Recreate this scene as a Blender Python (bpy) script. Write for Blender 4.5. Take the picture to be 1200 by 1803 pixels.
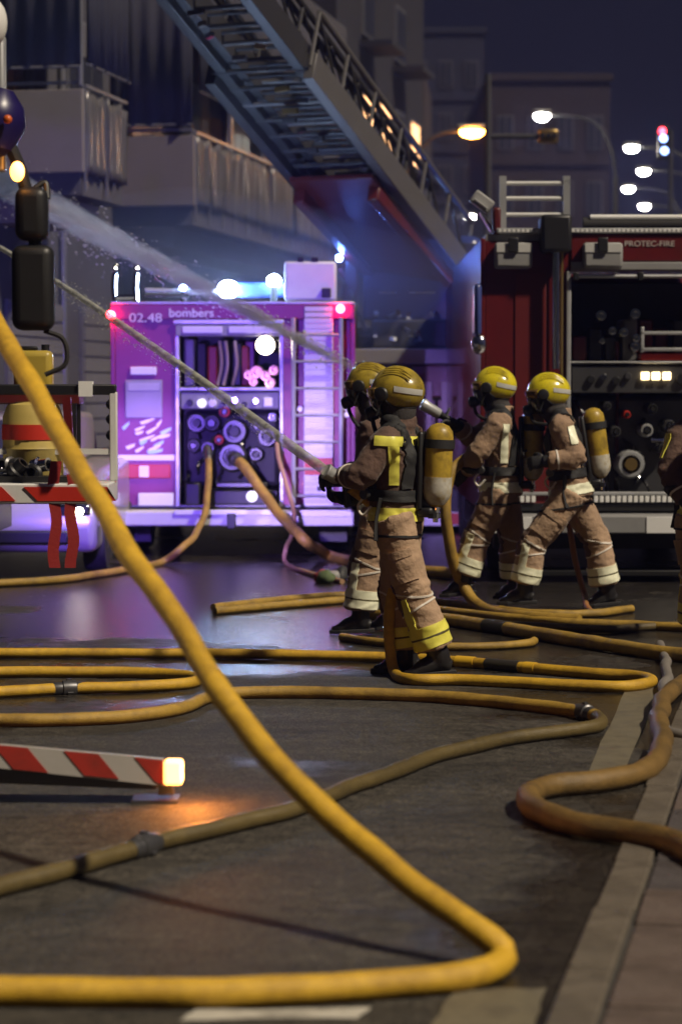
import bpy, bmesh, math, random
from mathutils import Vector, Matrix, noise
random.seed(7)
R = math.radians
scene = bpy.context.scene
for o in list(bpy.data.objects):
    bpy.data.objects.remove(o)
COL = scene.collection

# ------------------------------------------------------------------ camera
CAM_H, FPX, HORIZON = 1.62, 4257.0, 690.0
PITCH = math.atan((901.5 - HORIZON) / FPX)
cam_data = bpy.data.cameras.new('camera')
cam = bpy.data.objects.new('camera', cam_data)
COL.objects.link(cam)
cam.location = (0, 0, CAM_H)
cam.rotation_euler = (math.pi / 2 - PITCH, 0, 0)
cam_data.sensor_fit = 'VERTICAL'
cam_data.sensor_height = 36
cam_data.lens = 85
cam_data.clip_start = 0.1
cam_data.clip_end = 3000
cam_data.dof.use_dof = True
cam_data.dof.focus_distance = 13.8
cam_data.dof.aperture_fstop = 2.3
scene.camera = cam

# ------------------------------------------------------------------ world and sun (night: both very low)
SUN_EL, SUN_AZ = 50.0, 124.0          # azimuth from +Y (down the street) towards +X
world = bpy.data.worlds.new('World')
scene.world = world
world.use_nodes = True
wn = world.node_tree
bg = wn.nodes['Background']
sky = wn.nodes.new('ShaderNodeTexSky')
sky.sky_type = 'NISHITA'
sky.sun_disc = False
sky.sun_elevation = R(SUN_EL)
sky.sun_rotation = R(SUN_AZ)
wn.links.new(sky.outputs['Color'], bg.inputs['Color'])
bg.inputs['Strength'].default_value = 0.0008
sun_d = bpy.data.lights.new('sun', 'SUN')
sun = bpy.data.objects.new('sun', sun_d)
COL.objects.link(sun)
sun_d.energy = 2.6
sun_d.angle = R(3)
sun_d.color = (1.0, 0.86, 0.66)
sd = Vector((math.sin(R(SUN_AZ)) * math.cos(R(SUN_EL)), math.cos(R(SUN_AZ)) * math.cos(R(SUN_EL)), math.sin(R(SUN_EL))))
sun.rotation_euler = (-sd).to_track_quat('-Z', 'Y').to_euler()
sun.location = (0, 0, 60)

vs = scene.view_settings
scene.display_settings.display_device = 'sRGB'
vs.view_transform = 'Standard'
vs.look = 'None'
vs.exposure = 0.9
vs.gamma = 1
vs.use_curve_mapping = False
scene.cycles.use_denoising = True
scene.cycles.max_bounces = 6
scene.cycles.volume_bounces = 0
scene.cycles.caustics_reflective = False
scene.cycles.caustics_refractive = False
scene.cycles.sample_clamp_indirect = 4
scene.cycles.transparent_max_bounces = 12

# ------------------------------------------------------------------ pixel helpers (photograph is 1200 x 1803)
FW = Vector((0, math.cos(PITCH), -math.sin(PITCH)))
UP = Vector((0, math.sin(PITCH), math.cos(PITCH)))
CO = Vector((0, 0, CAM_H))
def ray(px, py):
    return FW + Vector((1, 0, 0)) * ((px - 600) / FPX) + UP * (-(py - 901.5) / FPX)
def P(px, py, D):
    r = ray(px, py)
    return CO + r * (D / r.y)
def G(px, py, z=0.0):
    r = ray(px, py)
    return CO + r * ((z - CAM_H) / r.z)

# ------------------------------------------------------------------ materials
MATS = {}
def mat(name, col, rough=0.6, metal=0.0, var=0.15, scale=6.0, bump=0.0, bscale=60.0, dirt=0.0, dcol=(0.03, 0.025, 0.02), dscale=3.0,
        coat=0.0, spec=0.5, rvar=0.0, sheen=0.0):
    if name in MATS:
        return MATS[name]
    m = bpy.data.materials.new(name)
    m.use_nodes = True
    nt = m.node_tree
    N, L = nt.nodes, nt.links
    b = N['Principled BSDF']
    b.inputs['Roughness'].default_value = rough
    b.inputs['Metallic'].default_value = metal
    b.inputs['Specular IOR Level'].default_value = spec
    b.inputs['Coat Weight'].default_value = coat
    b.inputs['Sheen Weight'].default_value = sheen
    tc = N.new('ShaderNodeTexCoord')
    nz = N.new('ShaderNodeTexNoise')
    nz.inputs['Scale'].default_value = scale
    nz.inputs['Detail'].default_value = 5
    L.new(tc.outputs['Object'], nz.inputs['Vector'])
    mx = N.new('ShaderNodeMix'); mx.data_type = 'RGBA'
    mx.inputs[6].default_value = (*[max(0, c * (1 - var)) for c in col], 1)
    mx.inputs[7].default_value = (*[min(1, c * (1 + var)) for c in col], 1)
    L.new(nz.outputs['Fac'], mx.inputs[0])
    out = mx.outputs[2]
    if dirt > 0:
        n2 = N.new('ShaderNodeTexNoise')
        n2.inputs['Scale'].default_value = dscale
        n2.inputs['Detail'].default_value = 8
        n2.inputs['Roughness'].default_value = 0.7
        L.new(tc.outputs['Object'], n2.inputs['Vector'])
        rp = N.new('ShaderNodeValToRGB')
        rp.color_ramp.elements[0].position = 0.45
        rp.color_ramp.elements[1].position = 0.75
        rp.color_ramp.elements[1].color = (dirt, dirt, dirt, 1)
        L.new(n2.outputs['Fac'], rp.inputs[0])
        m2 = N.new('ShaderNodeMix'); m2.data_type = 'RGBA'
        L.new(rp.outputs[0], m2.inputs[0]); L.new(out, m2.inputs[6])
        m2.inputs[7].default_value = (*dcol, 1)
        out = m2.outputs[2]
    L.new(out, b.inputs['Base Color'])
    if rvar > 0:
        mr = N.new('ShaderNodeMapRange')
        mr.inputs[1].default_value = 0.3; mr.inputs[2].default_value = 0.7
        mr.inputs[3].default_value = max(0.02, rough - rvar); mr.inputs[4].default_value = min(1, rough + rvar)
        L.new(nz.outputs['Fac'], mr.inputs[0]); L.new(mr.outputs[0], b.inputs['Roughness'])
    if bump > 0:
        n3 = N.new('ShaderNodeTexNoise')
        n3.inputs['Scale'].default_value = bscale
        n3.inputs['Detail'].default_value = 4
        L.new(tc.outputs['Object'], n3.inputs['Vector'])
        bp = N.new('ShaderNodeBump')
        bp.inputs['Strength'].default_value = bump
        bp.inputs['Distance'].default_value = 0.01
        L.new(n3.outputs['Fac'], bp.inputs['Height']); L.new(bp.outputs[0], b.inputs['Normal'])
    MATS[name] = m
    return m
def glow(name, col, strength, base=(0.8, 0.8, 0.8)):
    if name in MATS:
        return MATS[name]
    m = bpy.data.materials.new(name)
    m.use_nodes = True
    b = m.node_tree.nodes['Principled BSDF']
    b.inputs['Base Color'].default_value = (*base, 1)
    b.inputs['Emission Color'].default_value = (*col, 1)
    b.inputs['Emission Strength'].default_value = strength
    b.inputs['Roughness'].default_value = 0.3
    MATS[name] = m
    return m
def glass(name, col, rough=0.05, alpha=0.35):
    if name in MATS:
        return MATS[name]
    m = bpy.data.materials.new(name)
    m.use_nodes = True
    b = m.node_tree.nodes['Principled BSDF']
    b.inputs['Base Color'].default_value = (*col, 1)
    b.inputs['Roughness'].default_value = rough
    b.inputs['Alpha'].default_value = alpha
    b.inputs['Specular IOR Level'].default_value = 0.8
    MATS[name] = m
    return m

def wet_asphalt():
    m = bpy.data.materials.new('wet_asphalt'); m.use_nodes = True
    N, L = m.node_tree.nodes, m.node_tree.links
    b = N['Principled BSDF']
    tc = N.new('ShaderNodeTexCoord')
    def nz(scale, detail=5, rough=0.6, sx=1.0, sy=1.0):
        mp = N.new('ShaderNodeMapping'); mp.inputs['Scale'].default_value = (sx, sy, 1); mp.inputs['Rotation'].default_value = (0, 0, R(11))
        L.new(tc.outputs['Object'], mp.inputs['Vector'])
        n = N.new('ShaderNodeTexNoise'); n.inputs['Scale'].default_value = scale; n.inputs['Detail'].default_value = detail
        n.inputs['Roughness'].default_value = rough
        L.new(mp.outputs[0], n.inputs['Vector']); return n.outputs['Fac']
    def ramp(src, p0, p1, c0, c1):
        r = N.new('ShaderNodeValToRGB'); e = r.color_ramp.elements
        e[0].position = p0; e[1].position = p1; e[0].color = (*c0, 1); e[1].color = (*c1, 1)
        L.new(src, r.inputs[0]); return r.outputs[0]
    wetn = nz(0.55, 7, 0.62, 1.0, 1.0)
    grain = nz(55, 3, 0.8)
    stone = nz(420, 2, 0.5)
    patch = nz(2.2, 8, 0.7, 0.35, 1.6)
    mott = nz(13, 9, 0.82)
    c1 = ramp(patch, 0.30, 0.74, (0.018, 0.0165, 0.0142), (0.062, 0.056, 0.047))
    mx = N.new('ShaderNodeMix'); mx.data_type = 'RGBA'; mx.blend_type = 'MULTIPLY'; mx.inputs[0].default_value = 1.0
    mo = N.new('ShaderNodeMix'); mo.data_type = 'RGBA'; mo.blend_type = 'MULTIPLY'; mo.inputs[0].default_value = 1.0
    L.new(c1, mo.inputs[6]); L.new(ramp(mott, 0.40, 0.62, (0.42, 0.42, 0.42), (1.75, 1.72, 1.68)), mo.inputs[7])
    L.new(mo.outputs[2], mx.inputs[6]); L.new(ramp(grain, 0.38, 0.64, (0.3, 0.3, 0.3), (2.1, 2.05, 1.95)), mx.inputs[7])
    sp = N.new('ShaderNodeSeparateXYZ'); L.new(tc.outputs['Object'], sp.inputs[0])
    run = N.new('ShaderNodeMapRange'); run.inputs[1].default_value = 10.8; run.inputs[2].default_value = 15.5
    run.inputs[3].default_value = -0.11; run.inputs[4].default_value = 0.13
    L.new(sp.outputs['Y'], run.inputs[0])
    wsum = N.new('ShaderNodeMath'); wsum.operation = 'ADD'; L.new(wetn, wsum.inputs[0]); L.new(run.outputs[0], wsum.inputs[1])
    # water standing in the gutter along the kerb
    dt = N.new('ShaderNodeVectorMath'); dt.operation = 'DOT_PRODUCT'; L.new(tc.outputs['Object'], dt.inputs[0]); dt.inputs[1].default_value = (math.cos(R(11)), -math.sin(R(11)), 0)
    gut = N.new('ShaderNodeMapRange'); gut.inputs[1].default_value = -1.25; gut.inputs[2].default_value = -0.72; gut.inputs[3].default_value = 0.0; gut.inputs[4].default_value = 0.20
    L.new(dt.outputs['Value'], gut.inputs[0])
    wsum2 = N.new('ShaderNodeMath'); wsum2.operation = 'ADD'; L.new(wsum.outputs[0], wsum2.inputs[0]); L.new(gut.outputs[0], wsum2.inputs[1])
    wsum = wsum2
    wet = ramp(wsum.outputs[0], 0.46, 0.56, (0, 0, 0), (1, 1, 1))
    m2 = N.new('ShaderNodeMix'); m2.data_type = 'RGBA'; m2.blend_type = 'MULTIPLY'
    L.new(wet, m2.inputs[0]); L.new(mx.outputs[2], m2.inputs[6]); m2.inputs[7].default_value = (0.55, 0.54, 0.55, 1)
    L.new(m2.outputs[2], b.inputs['Base Color'])
    mr = N.new('ShaderNodeMapRange'); mr.inputs[3].default_value = 0.60; mr.inputs[4].default_value = 0.10
    L.new(wet, mr.inputs[0])
    ad = N.new('ShaderNodeMath'); ad.operation = 'MULTIPLY_ADD'; ad.inputs[1].default_value = 0.16
    ad.inputs[1].default_value = 0.34; L.new(mott, ad.inputs[0])
    sb_ = N.new('ShaderNodeMath'); sb_.operation = 'SUBTRACT'; sb_.inputs[1].default_value = 0.08; L.new(mr.outputs[0], sb_.inputs[0]); L.new(sb_.outputs[0], ad.inputs[2])
    L.new(ad.outputs[0], b.inputs['Roughness'])
    dry = N.new('ShaderNodeMapRange'); dry.inputs[3].default_value = 1.0; dry.inputs[4].default_value = 0.22; L.new(wet, dry.inputs[0])
    bp = N.new('ShaderNodeBump'); L.new(dry.outputs[0], bp.inputs['Strength']); bp.inputs['Distance'].default_value = 0.012
    L.new(grain, bp.inputs['Height'])
    dry2 = N.new('ShaderNodeMapRange'); dry2.inputs[3].default_value = 0.4; dry2.inputs[4].default_value = 0.16; L.new(wet, dry2.inputs[0])
    b2 = N.new('ShaderNodeBump'); L.new(dry2.outputs[0], b2.inputs['Strength']); b2.inputs['Distance'].default_value = 0.01
    L.new(mott, b2.inputs['Height']); L.new(bp.outputs[0], b2.inputs['Normal']); L.new(b2.outputs[0], b.inputs['Normal'])
    return m

# ------------------------------------------------------------------ mesh helpers
def tag(o, label=None, cat=None, group=None, kind=None):
    if label: o['label'] = label
    if cat: o['category'] = cat
    if group: o['group'] = group
    if kind: o['kind'] = kind
    return o
def empty(name, loc, label=None, cat=None, group=None, rz=0.0):
    o = bpy.data.objects.new(name, None)
    COL.objects.link(o)
    o.location = loc
    o.rotation_euler = (0, 0, rz)
    o.empty_display_size = 0.2
    return tag(o, label, cat, group)
def link_mesh(name, me, m, parent=None, smooth=None, bevel=0.0, seg=2):
    if m is not None and not me.materials:
        me.materials.append(m)
    if smooth is not None and len(me.polygons):
        me.polygons.foreach_set('use_smooth', [True] * len(me.polygons))
        me.set_sharp_from_angle(angle=R(smooth))
    o = bpy.data.objects.new(name, me)
    COL.objects.link(o)
    if parent is not None:
        o.parent = parent
    if bevel > 0:
        bm_ = o.modifiers.new('bevel', 'BEVEL'); bm_.width = bevel; bm_.segments = seg; bm_.limit_method = 'ANGLE'
    return o
def catmull(pts, sub=8):
    pts = [Vector(p) for p in pts]
    out = []
    n = len(pts)
    for i in range(n - 1):
        p0 = pts[i - 1] if i > 0 else pts[i] * 2 - pts[i + 1]
        p1, p2 = pts[i], pts[i + 1]
        p3 = pts[i + 2] if i + 2 < n else pts[i + 1] * 2 - pts[i]
        for k in range(sub):
            t = k / sub
            out.append(0.5 * ((2 * p1) + (p2 - p0) * t + (2 * p0 - 5 * p1 + 4 * p2 - p3) * t * t + (3 * p1 - p0 - 3 * p2 + p3) * t ** 3))
    out.append(pts[-1])
    return out
class MB:
    def __init__(s):
        s.v, s.f = [], []
    def add(s, vs_, fs):
        k = len(s.v)
        s.v += [Vector(q) for q in vs_]
        s.f += [tuple(i + k for i in f) for f in fs]
        return s
    def box(s, x0, x1, y0, y1, z0, z1, M=None):
        if x0 > x1: x0, x1 = x1, x0
        if y0 > y1: y0, y1 = y1, y0
        if z0 > z1: z0, z1 = z1, z0
        vs_ = [Vector((x, y, z)) for z in (z0, z1) for y in (y0, y1) for x in (x0, x1)]
        if M is not None: vs_ = [M @ q for q in vs_]
        return s.add(vs_, [(0, 2, 3, 1), (4, 5, 7, 6), (0, 1, 5, 4), (2, 6, 7, 3), (0, 4, 6, 2), (1, 3, 7, 5)])
    def bar(s, a, b, w, h=None, ref=(0, 0, 1)):
        a, b = Vector(a), Vector(b); h = h or w
        d = b - a; L_ = d.length; d.normalize()
        u = Vector(ref).cross(d)
        if u.length < 1e-4: u = Vector((1, 0, 0)).cross(d)
        u.normalize(); v = d.cross(u)
        M = Matrix((u, v, d)).transposed().to_4x4(); M.translation = a
        return s.box(-w / 2, w / 2, -h / 2, h / 2, 0, L_, M)
    def tube(s, pts, r, n=10, caps=True, flat=1.0):
        pts = [Vector(p) for p in pts]; m_ = len(pts)
        rs = r if isinstance(r, (list, tuple)) else [r] * m_
        prev = None; rings = []; k0 = len(s.v)
        for i, p in enumerate(pts):
            t = (pts[min(i + 1, m_ - 1)] - pts[max(i - 1, 0)])
            if t.length < 1e-7: t = Vector((0, 0, 1))
            t.normalize()
            if prev is None:
                u = Vector((0, 0, 1)).cross(t)
                if u.length < 1e-3: u = Vector((1, 0, 0)).cross(t)
            else:
                u = prev - t * prev.dot(t)
            u.normalize(); v = t.cross(u); prev = u
            for j in range(n):
                a = 2 * math.pi * j / n
                s.v.append(p + u * (rs[i] * math.cos(a)) + v * (rs[i] * flat * math.sin(a)))
        for i in range(m_ - 1):
            for j in range(n):
                a = k0 + i * n + j; b = k0 + i * n + (j + 1) % n
                s.f.append((a, b, b + n, a + n))
        if caps:
            s.f.append(tuple(k0 + j for j in reversed(range(n))))
            s.f.append(tuple(k0 + (m_ - 1) * n + j for j in range(n)))
        return s
    def cyl(s, a, b, r, n=16, r2=None):
        return s.tube([a, b], [r, r if r2 is None else r2], n)
    def lathe(s, o, axis, prof, n=20):
        """prof: (distance along axis, radius)"""
        o = Vector(o); d = Vector(axis).normalized()
        return s.tube([o + d * (q[0] + 1e-5 * i) for i, q in enumerate(prof)], [max(q[1], 1e-4) for q in prof], n) if False else s._lathe(o, d, prof, n)
    def _lathe(s, o, d, prof, n):
        u = Vector((0, 0, 1)).cross(d)
        if u.length < 1e-3: u = Vector((1, 0, 0)).cross(d)
        u.normalize(); v = d.cross(u); k0 = len(s.v); m_ = len(prof)
        for (h, r) in prof:
            r = max(r, 1e-4)
            for j in range(n):
                a = 2 * math.pi * j / n
                s.v.append(o + d * h + u * (r * math.cos(a)) + v * (r * math.sin(a)))
        for i in range(m_ - 1):
            for j in range(n):
                a = k0 + i * n + j; b = k0 + i * n + (j + 1) % n
                s.f.append((a, b, b + n, a + n))
        s.f.append(tuple(k0 + j for j in reversed(range(n))))
        s.f.append(tuple(k0 + (m_ - 1) * n + j for j in range(n)))
        return s
    def prism(s, poly, d):
        """poly: list of points (planar), extruded by vector d"""
        poly = [Vector(q) for q in poly]; n = len(poly); d = Vector(d)
        return s.add(poly + [q + d for q in poly], [tuple(reversed(range(n))), tuple(range(n, 2 * n))] + [(i, (i + 1) % n, (i + 1) % n + n, i + n) for i in range(n)])
    def sphere(s, c, rx, ry=None, rz=None, n=16, m_=10):
        ry = ry or rx; rz = rz or rx; c = Vector(c)
        prof = [(-math.cos(math.pi * i / m_), math.sin(math.pi * i / m_)) for i in range(m_ + 1)]
        t = MB()._lathe(Vector((0, 0, 0)), Vector((0, 0, 1)), prof, n)
        return s.add([c + Vector((q.x * rx, q.y * ry, q.z * rz)) for q in t.v], t.f)
    def mesh(s, name):
        me = bpy.data.meshes.new(name)
        me.from_pydata([tuple(q) for q in s.v], [], s.f)
        bm = bmesh.new(); bm.from_mesh(me)
        bmesh.ops.recalc_face_normals(bm, faces=bm.faces)
        bm.to_mesh(me); bm.free()
        return me
    def build(s, name, m, parent=None, smooth=35, bevel=0.0, seg=2):
        return link_mesh(name, s.mesh(name), m, parent, smooth, bevel, seg)
TMP = bpy.data.scenes.new('scratch')           # meshes are evaluated here, apart from the growing scene
def evaluate(o):
    TMP.collection.objects.link(o)
    vl = TMP.view_layers[0]
    vl.update()
    me = bpy.data.meshes.new_from_object(o.evaluated_get(vl.depsgraph))
    bpy.data.objects.remove(o)
    return me
def text(body, m, size, loc, parent, depth=0.004, rot=(math.pi / 2, 0, 0), bold=0.0, name='lettering', width=None):
    cu = bpy.data.curves.new('txt', 'FONT')
    cu.body = body; cu.size = size; cu.extrude = depth; cu.offset = bold
    me = evaluate(bpy.data.objects.new('txt', cu))
    if width:
        xs = [q.co.x for q in me.vertices]; k = width / (max(xs) - min(xs))
        for q in me.vertices: q.co.x = (q.co.x - min(xs)) * k
    me.materials.clear()
    o = link_mesh(name, me, m, parent)
    o.location = loc; o.rotation_euler = rot
    return o
def copy_tree(o, parent=None):
    c = o.copy(); COL.objects.link(c)
    if parent is not None: c.parent = parent
    for ch in list(o.children): copy_tree(ch, c)
    return c
def remesh(mb, voxel, smooth_it=4):
    me = mb.mesh('tmp')
    o = bpy.data.objects.new('tmp', me)
    r = o.modifiers.new('r', 'REMESH'); r.mode = 'VOXEL'; r.voxel_size = voxel
    sm = o.modifiers.new('s', 'SMOOTH'); sm.iterations = smooth_it; sm.factor = 0.5
    return evaluate(o)
def strip(me, planes, offset, m, name, parent, keep=None, thick=True):
    """the piece of a mesh between planes (co, no; kept where (p-co).no > 0), lifted off it along the normals"""
    bm = bmesh.new(); bm.from_mesh(me)
    for co, no in planes:
        bmesh.ops.bisect_plane(bm, geom=bm.verts[:] + bm.edges[:] + bm.faces[:], dist=1e-5, plane_co=co, plane_no=no, clear_inner=True)
    if keep:
        bmesh.ops.delete(bm, geom=[f for f in bm.faces if not keep(f.calc_center_median())], context='FACES')
    if not bm.faces:
        bm.free(); return None
    if name == 'reflective_strip':                 # one strip is one piece: keep the largest island
        left, best = set(bm.faces), []
        while left:
            st_ = [left.pop()]; isl = []
            while st_:
                f_ = st_.pop(); isl.append(f_)
                for e in f_.edges:
                    for g in e.link_faces:
                        if g in left: left.discard(g); st_.append(g)
            if sum(f_.calc_area() for f_ in isl) > sum(f_.calc_area() for f_ in best): best = isl
        bs = set(best)
        bmesh.ops.delete(bm, geom=[f_ for f_ in bm.faces if f_ not in bs], context='FACES')
    bm.normal_update()
    nn = {q: q.normal.copy() for q in bm.verts}
    for q in bm.verts: q.co += nn[q] * offset
    if thick:
        be = [e for e in bm.edges if e.is_boundary]
        r = bmesh.ops.extrude_edge_only(bm, edges=be)
        nv = [g for g in r['geom'] if isinstance(g, bmesh.types.BMVert)]
        bm.normal_update()
        src = [(q, n_) for q, n_ in nn.items() if q.is_valid]
        from mathutils.kdtree import KDTree
        kd = KDTree(len(src))
        for i, (q, n_) in enumerate(src): kd.insert(q.co, i)
        kd.balance()
        mv = [(q, src[kd.find(q.co)[1]][1]) for q in nv]
        for q, n_ in mv: q.co -= n_ * (offset + 0.006)
    out = bpy.data.meshes.new(name); bm.to_mesh(out); bm.free()
    return link_mesh(name, out, m, parent, smooth=60)
def loft(mb, pts, ra, rb, ref, n=16, sub=4):
    sp = catmull(pts, sub)
    def interp(r):
        o_ = []
        for i in range(len(r) - 1):
            for k in range(sub):
                t = k / sub; t = t * t * (3 - 2 * t); o_.append(r[i] * (1 - t) + r[i + 1] * t)
        return o_ + [r[-1]]
    A, B = interp(ra), interp(rb)
    ref = Vector(ref); k0 = len(mb.v); m_ = len(sp)
    for i, p in enumerate(sp):
        t = (sp[min(i + 1, m_ - 1)] - sp[max(i - 1, 0)]).normalized()
        u = ref - t * ref.dot(t)
        if u.length < 1e-3: u = Vector((0.3, 0.9, 0.1)).cross(t)
        u.normalize(); v = t.cross(u)
        for j in range(n):
            a = 2 * math.pi * j / n
            mb.v.append(p + u * (A[i] * math.cos(a)) + v * (B[i] * math.sin(a)))
    for i in range(m_ - 1):
        for j in range(n):
            a = k0 + i * n + j; b = k0 + i * n + (j + 1) % n
            mb.f.append((a, b, b + n, a + n))
    mb.f.append(tuple(k0 + j for j in reversed(range(n))))
    mb.f.append(tuple(k0 + (m_ - 1) * n + j for j in range(n)))

# shared materials
M_red = mat('fire_red_paint', (0.125, 0.010, 0.010), 0.32, coat=0.4, var=0.12, dirt=0.35, dscale=2.0)
M_dred = mat('dark_red_paint', (0.10, 0.010, 0.011), 0.4, coat=0.2, var=0.2, dirt=0.4)
M_white = mat('white_paint', (0.72, 0.72, 0.70), 0.4, var=0.08, dirt=0.25, dcol=(0.25, 0.23, 0.2))
M_alu = mat('brushed_aluminium', (0.50, 0.51, 0.52), 0.38, metal=0.4, var=0.15, rvar=0.12, dirt=0.2)
M_chrome = mat('chrome', (0.75, 0.76, 0.78), 0.12, metal=1.0, var=0.05)
M_grey = mat('grey_paint', (0.30, 0.30, 0.30), 0.5, var=0.15, dirt=0.3)
M_black = mat('black_plastic', (0.012, 0.012, 0.0125), 0.45, var=0.2, bump=0.05)
M_rubber = mat('black_rubber', (0.018, 0.017, 0.017), 0.75, var=0.3, bump=0.1)
M_dark = mat('dark_interior', (0.03, 0.03, 0.032), 0.6, var=0.3)
M_steel = mat('dark_steel', (0.12, 0.12, 0.125), 0.4, metal=0.7, var=0.3, dirt=0.4)
M_orange = mat('signal_red', (0.55, 0.03, 0.015), 0.45, var=0.15, dirt=0.2)
M_retro = mat('retro_white', (0.88, 0.88, 0.86), 0.35, var=0.06)
M_brass = mat('brass', (0.55, 0.38, 0.14), 0.3, metal=0.9, var=0.2)

# ================================================================== the setting
SA = R(11.0)                                  # the street runs 11 degrees to the right of the view axis
AL = Vector((math.sin(SA), math.cos(SA), 0))
RT = Vector((math.cos(SA), -math.sin(SA), 0))
M_road = wet_asphalt()
road = MB().add([(-140, -20, 0), (140, -20, 0), (140, 300, 0), (-140, 300, 0)], [(0, 1, 2, 3)]).build('road', M_road, smooth=None)
tag(road, kind='structure')
M_mark = mat('worn_road_paint', (0.50, 0.48, 0.42), 0.5, var=0.2, scale=12, dirt=0.9, dcol=(0.06, 0.055, 0.05), dscale=7, bump=0.3, bscale=140)
M_mark2 = mat('worn_ochre_paint', (0.16, 0.14, 0.095), 0.5, var=0.2, scale=12, dirt=0.9, dcol=(0.07, 0.06, 0.05), dscale=9, bump=0.3, bscale=140)
def marking(quad, m):
    q = [G(*c) for c in quad]
    nu, nv = 6, 6; vs_, fs = [], []
    for i in range(nu + 1):
        for j in range(nv + 1):
            a = q[0].lerp(q[1], i / nu).lerp(q[3].lerp(q[2], i / nu), j / nv)
            vs_.append((a.x + random.uniform(-.006, .006), a.y + random.uniform(-.012, .012), 0.004))
    for i in range(nu):
        for j in range(nv):
            a = i * (nv + 1) + j; fs.append((a, a + nv + 1, a + nv + 2, a + 1))
    return MB().add(vs_, fs).build('road_marking', m, road, smooth=None)
marking([(315, 1798), (632, 1795), (655, 1777), (345, 1781)], M_mark)
marking([(745, 1830), (930, 1825), (962, 1742), (800, 1745)], M_mark2)
marking([(1030, 1368), (1098, 1362), (1160, 1210), (1103, 1212)], M_mark2)

# pavement on the right with kerb stones and slabs
M_kerb = mat('kerb_stone', (0.125, 0.105, 0.08), 0.55, var=0.25, scale=9, bump=0.5, bscale=90, dirt=0.6, dscale=4, rvar=0.15)
M_slab = mat('paving_stone', (0.125, 0.095, 0.08), 0.5, var=0.25, scale=5, bump=0.5, bscale=70, dirt=0.5, dscale=3, rvar=0.2)
M_slab2 = mat('paving_stone_worn', (0.085, 0.075, 0.075), 0.42, var=0.25, scale=5, bump=0.5, bscale=70, dirt=0.5, dscale=3, rvar=0.2)
M_joint = mat('joint_mortar', (0.05, 0.045, 0.04), 0.8, var=0.3)
k0 = G(1001, 1711) - AL * 2.4
k0.z = -0.034
pave = empty('pavement', k0, rz=-SA)
tag(pave, kind='structure')
MB().box(0.02, 6.0, 0, 40, -0.2, 0.035).build('pavement_bed', M_joint, pave)
y = 0.0; kerb_me = None; i = 0
def slab_mesh(w, l, h):
    return MB().box(0, w, 0, l, 0, h).mesh('slab')
kme = [slab_mesh(0.125, 0.785, 0.055)]
while y < 22:
    o = link_mesh('kerb_stone', kme[0], M_kerb, pave, bevel=0.008)
    o.location = (random.uniform(-.004, .004), y, random.uniform(-.006, .002)); o.rotation_euler = (random.uniform(-.004, .004), 0, random.uniform(-.006, .006))
    y += 0.80
sme = [slab_mesh(0.392, 0.49, 0.05), slab_mesh(0.392, 0.49, 0.05)]
sme[0].materials.append(M_slab); sme[1].materials.append(M_slab2)
for c in range(5):
    for r_ in range(34):
        o = link_mesh('paving_slab', sme[0 if random.random() < .6 else 1], None, pave, bevel=0.006)
        o.location = (0.14 + c * 0.405, r_ * 0.502 + (0.25 if c % 2 else 0), random.uniform(-.005, .004))
        o.rotation_euler = (random.uniform(-.006, .006), random.uniform(-.006, .006), random.uniform(-.004, .004))

# ------------------------------------------------------------------ the apartment building on the left
M_render = mat('beige_render', (0.19, 0.165, 0.16), 0.85, var=0.12, scale=2, bump=0.2, bscale=30, dirt=0.35, dscale=0.8, dcol=(0.14, 0.13, 0.12))
M_wall = mat('grey_wall', (0.068, 0.065, 0.08), 0.85, var=0.15, scale=1.5, bump=0.2, bscale=25, dirt=0.4, dscale=0.6, dcol=(0.12, 0.115, 0.12))
M_wgl = mat('dark_window_glass', (0.03, 0.032, 0.045), 0.4, var=0.3, scale=2)
M_shut = mat('roller_shutter', (0.15, 0.145, 0.16), 0.6, var=0.15)
M_corr = mat('corrugated_panel', (0.165, 0.155, 0.155), 0.3, metal=0.35, var=0.3, scale=4, dirt=0.4, dscale=2)
M_rail = mat('rail_paint', (0.2, 0.2, 0.22), 0.4, metal=0.4)
bl = empty('apartment_building', RT * -10.1 + AL * 34, 'pale apartment block with corrugated balcony parapets on the left', 'building', rz=-SA)
MB().box(-9, 0, -9, 12.3, 0, 16).build('wall', M_wall, bl)
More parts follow.
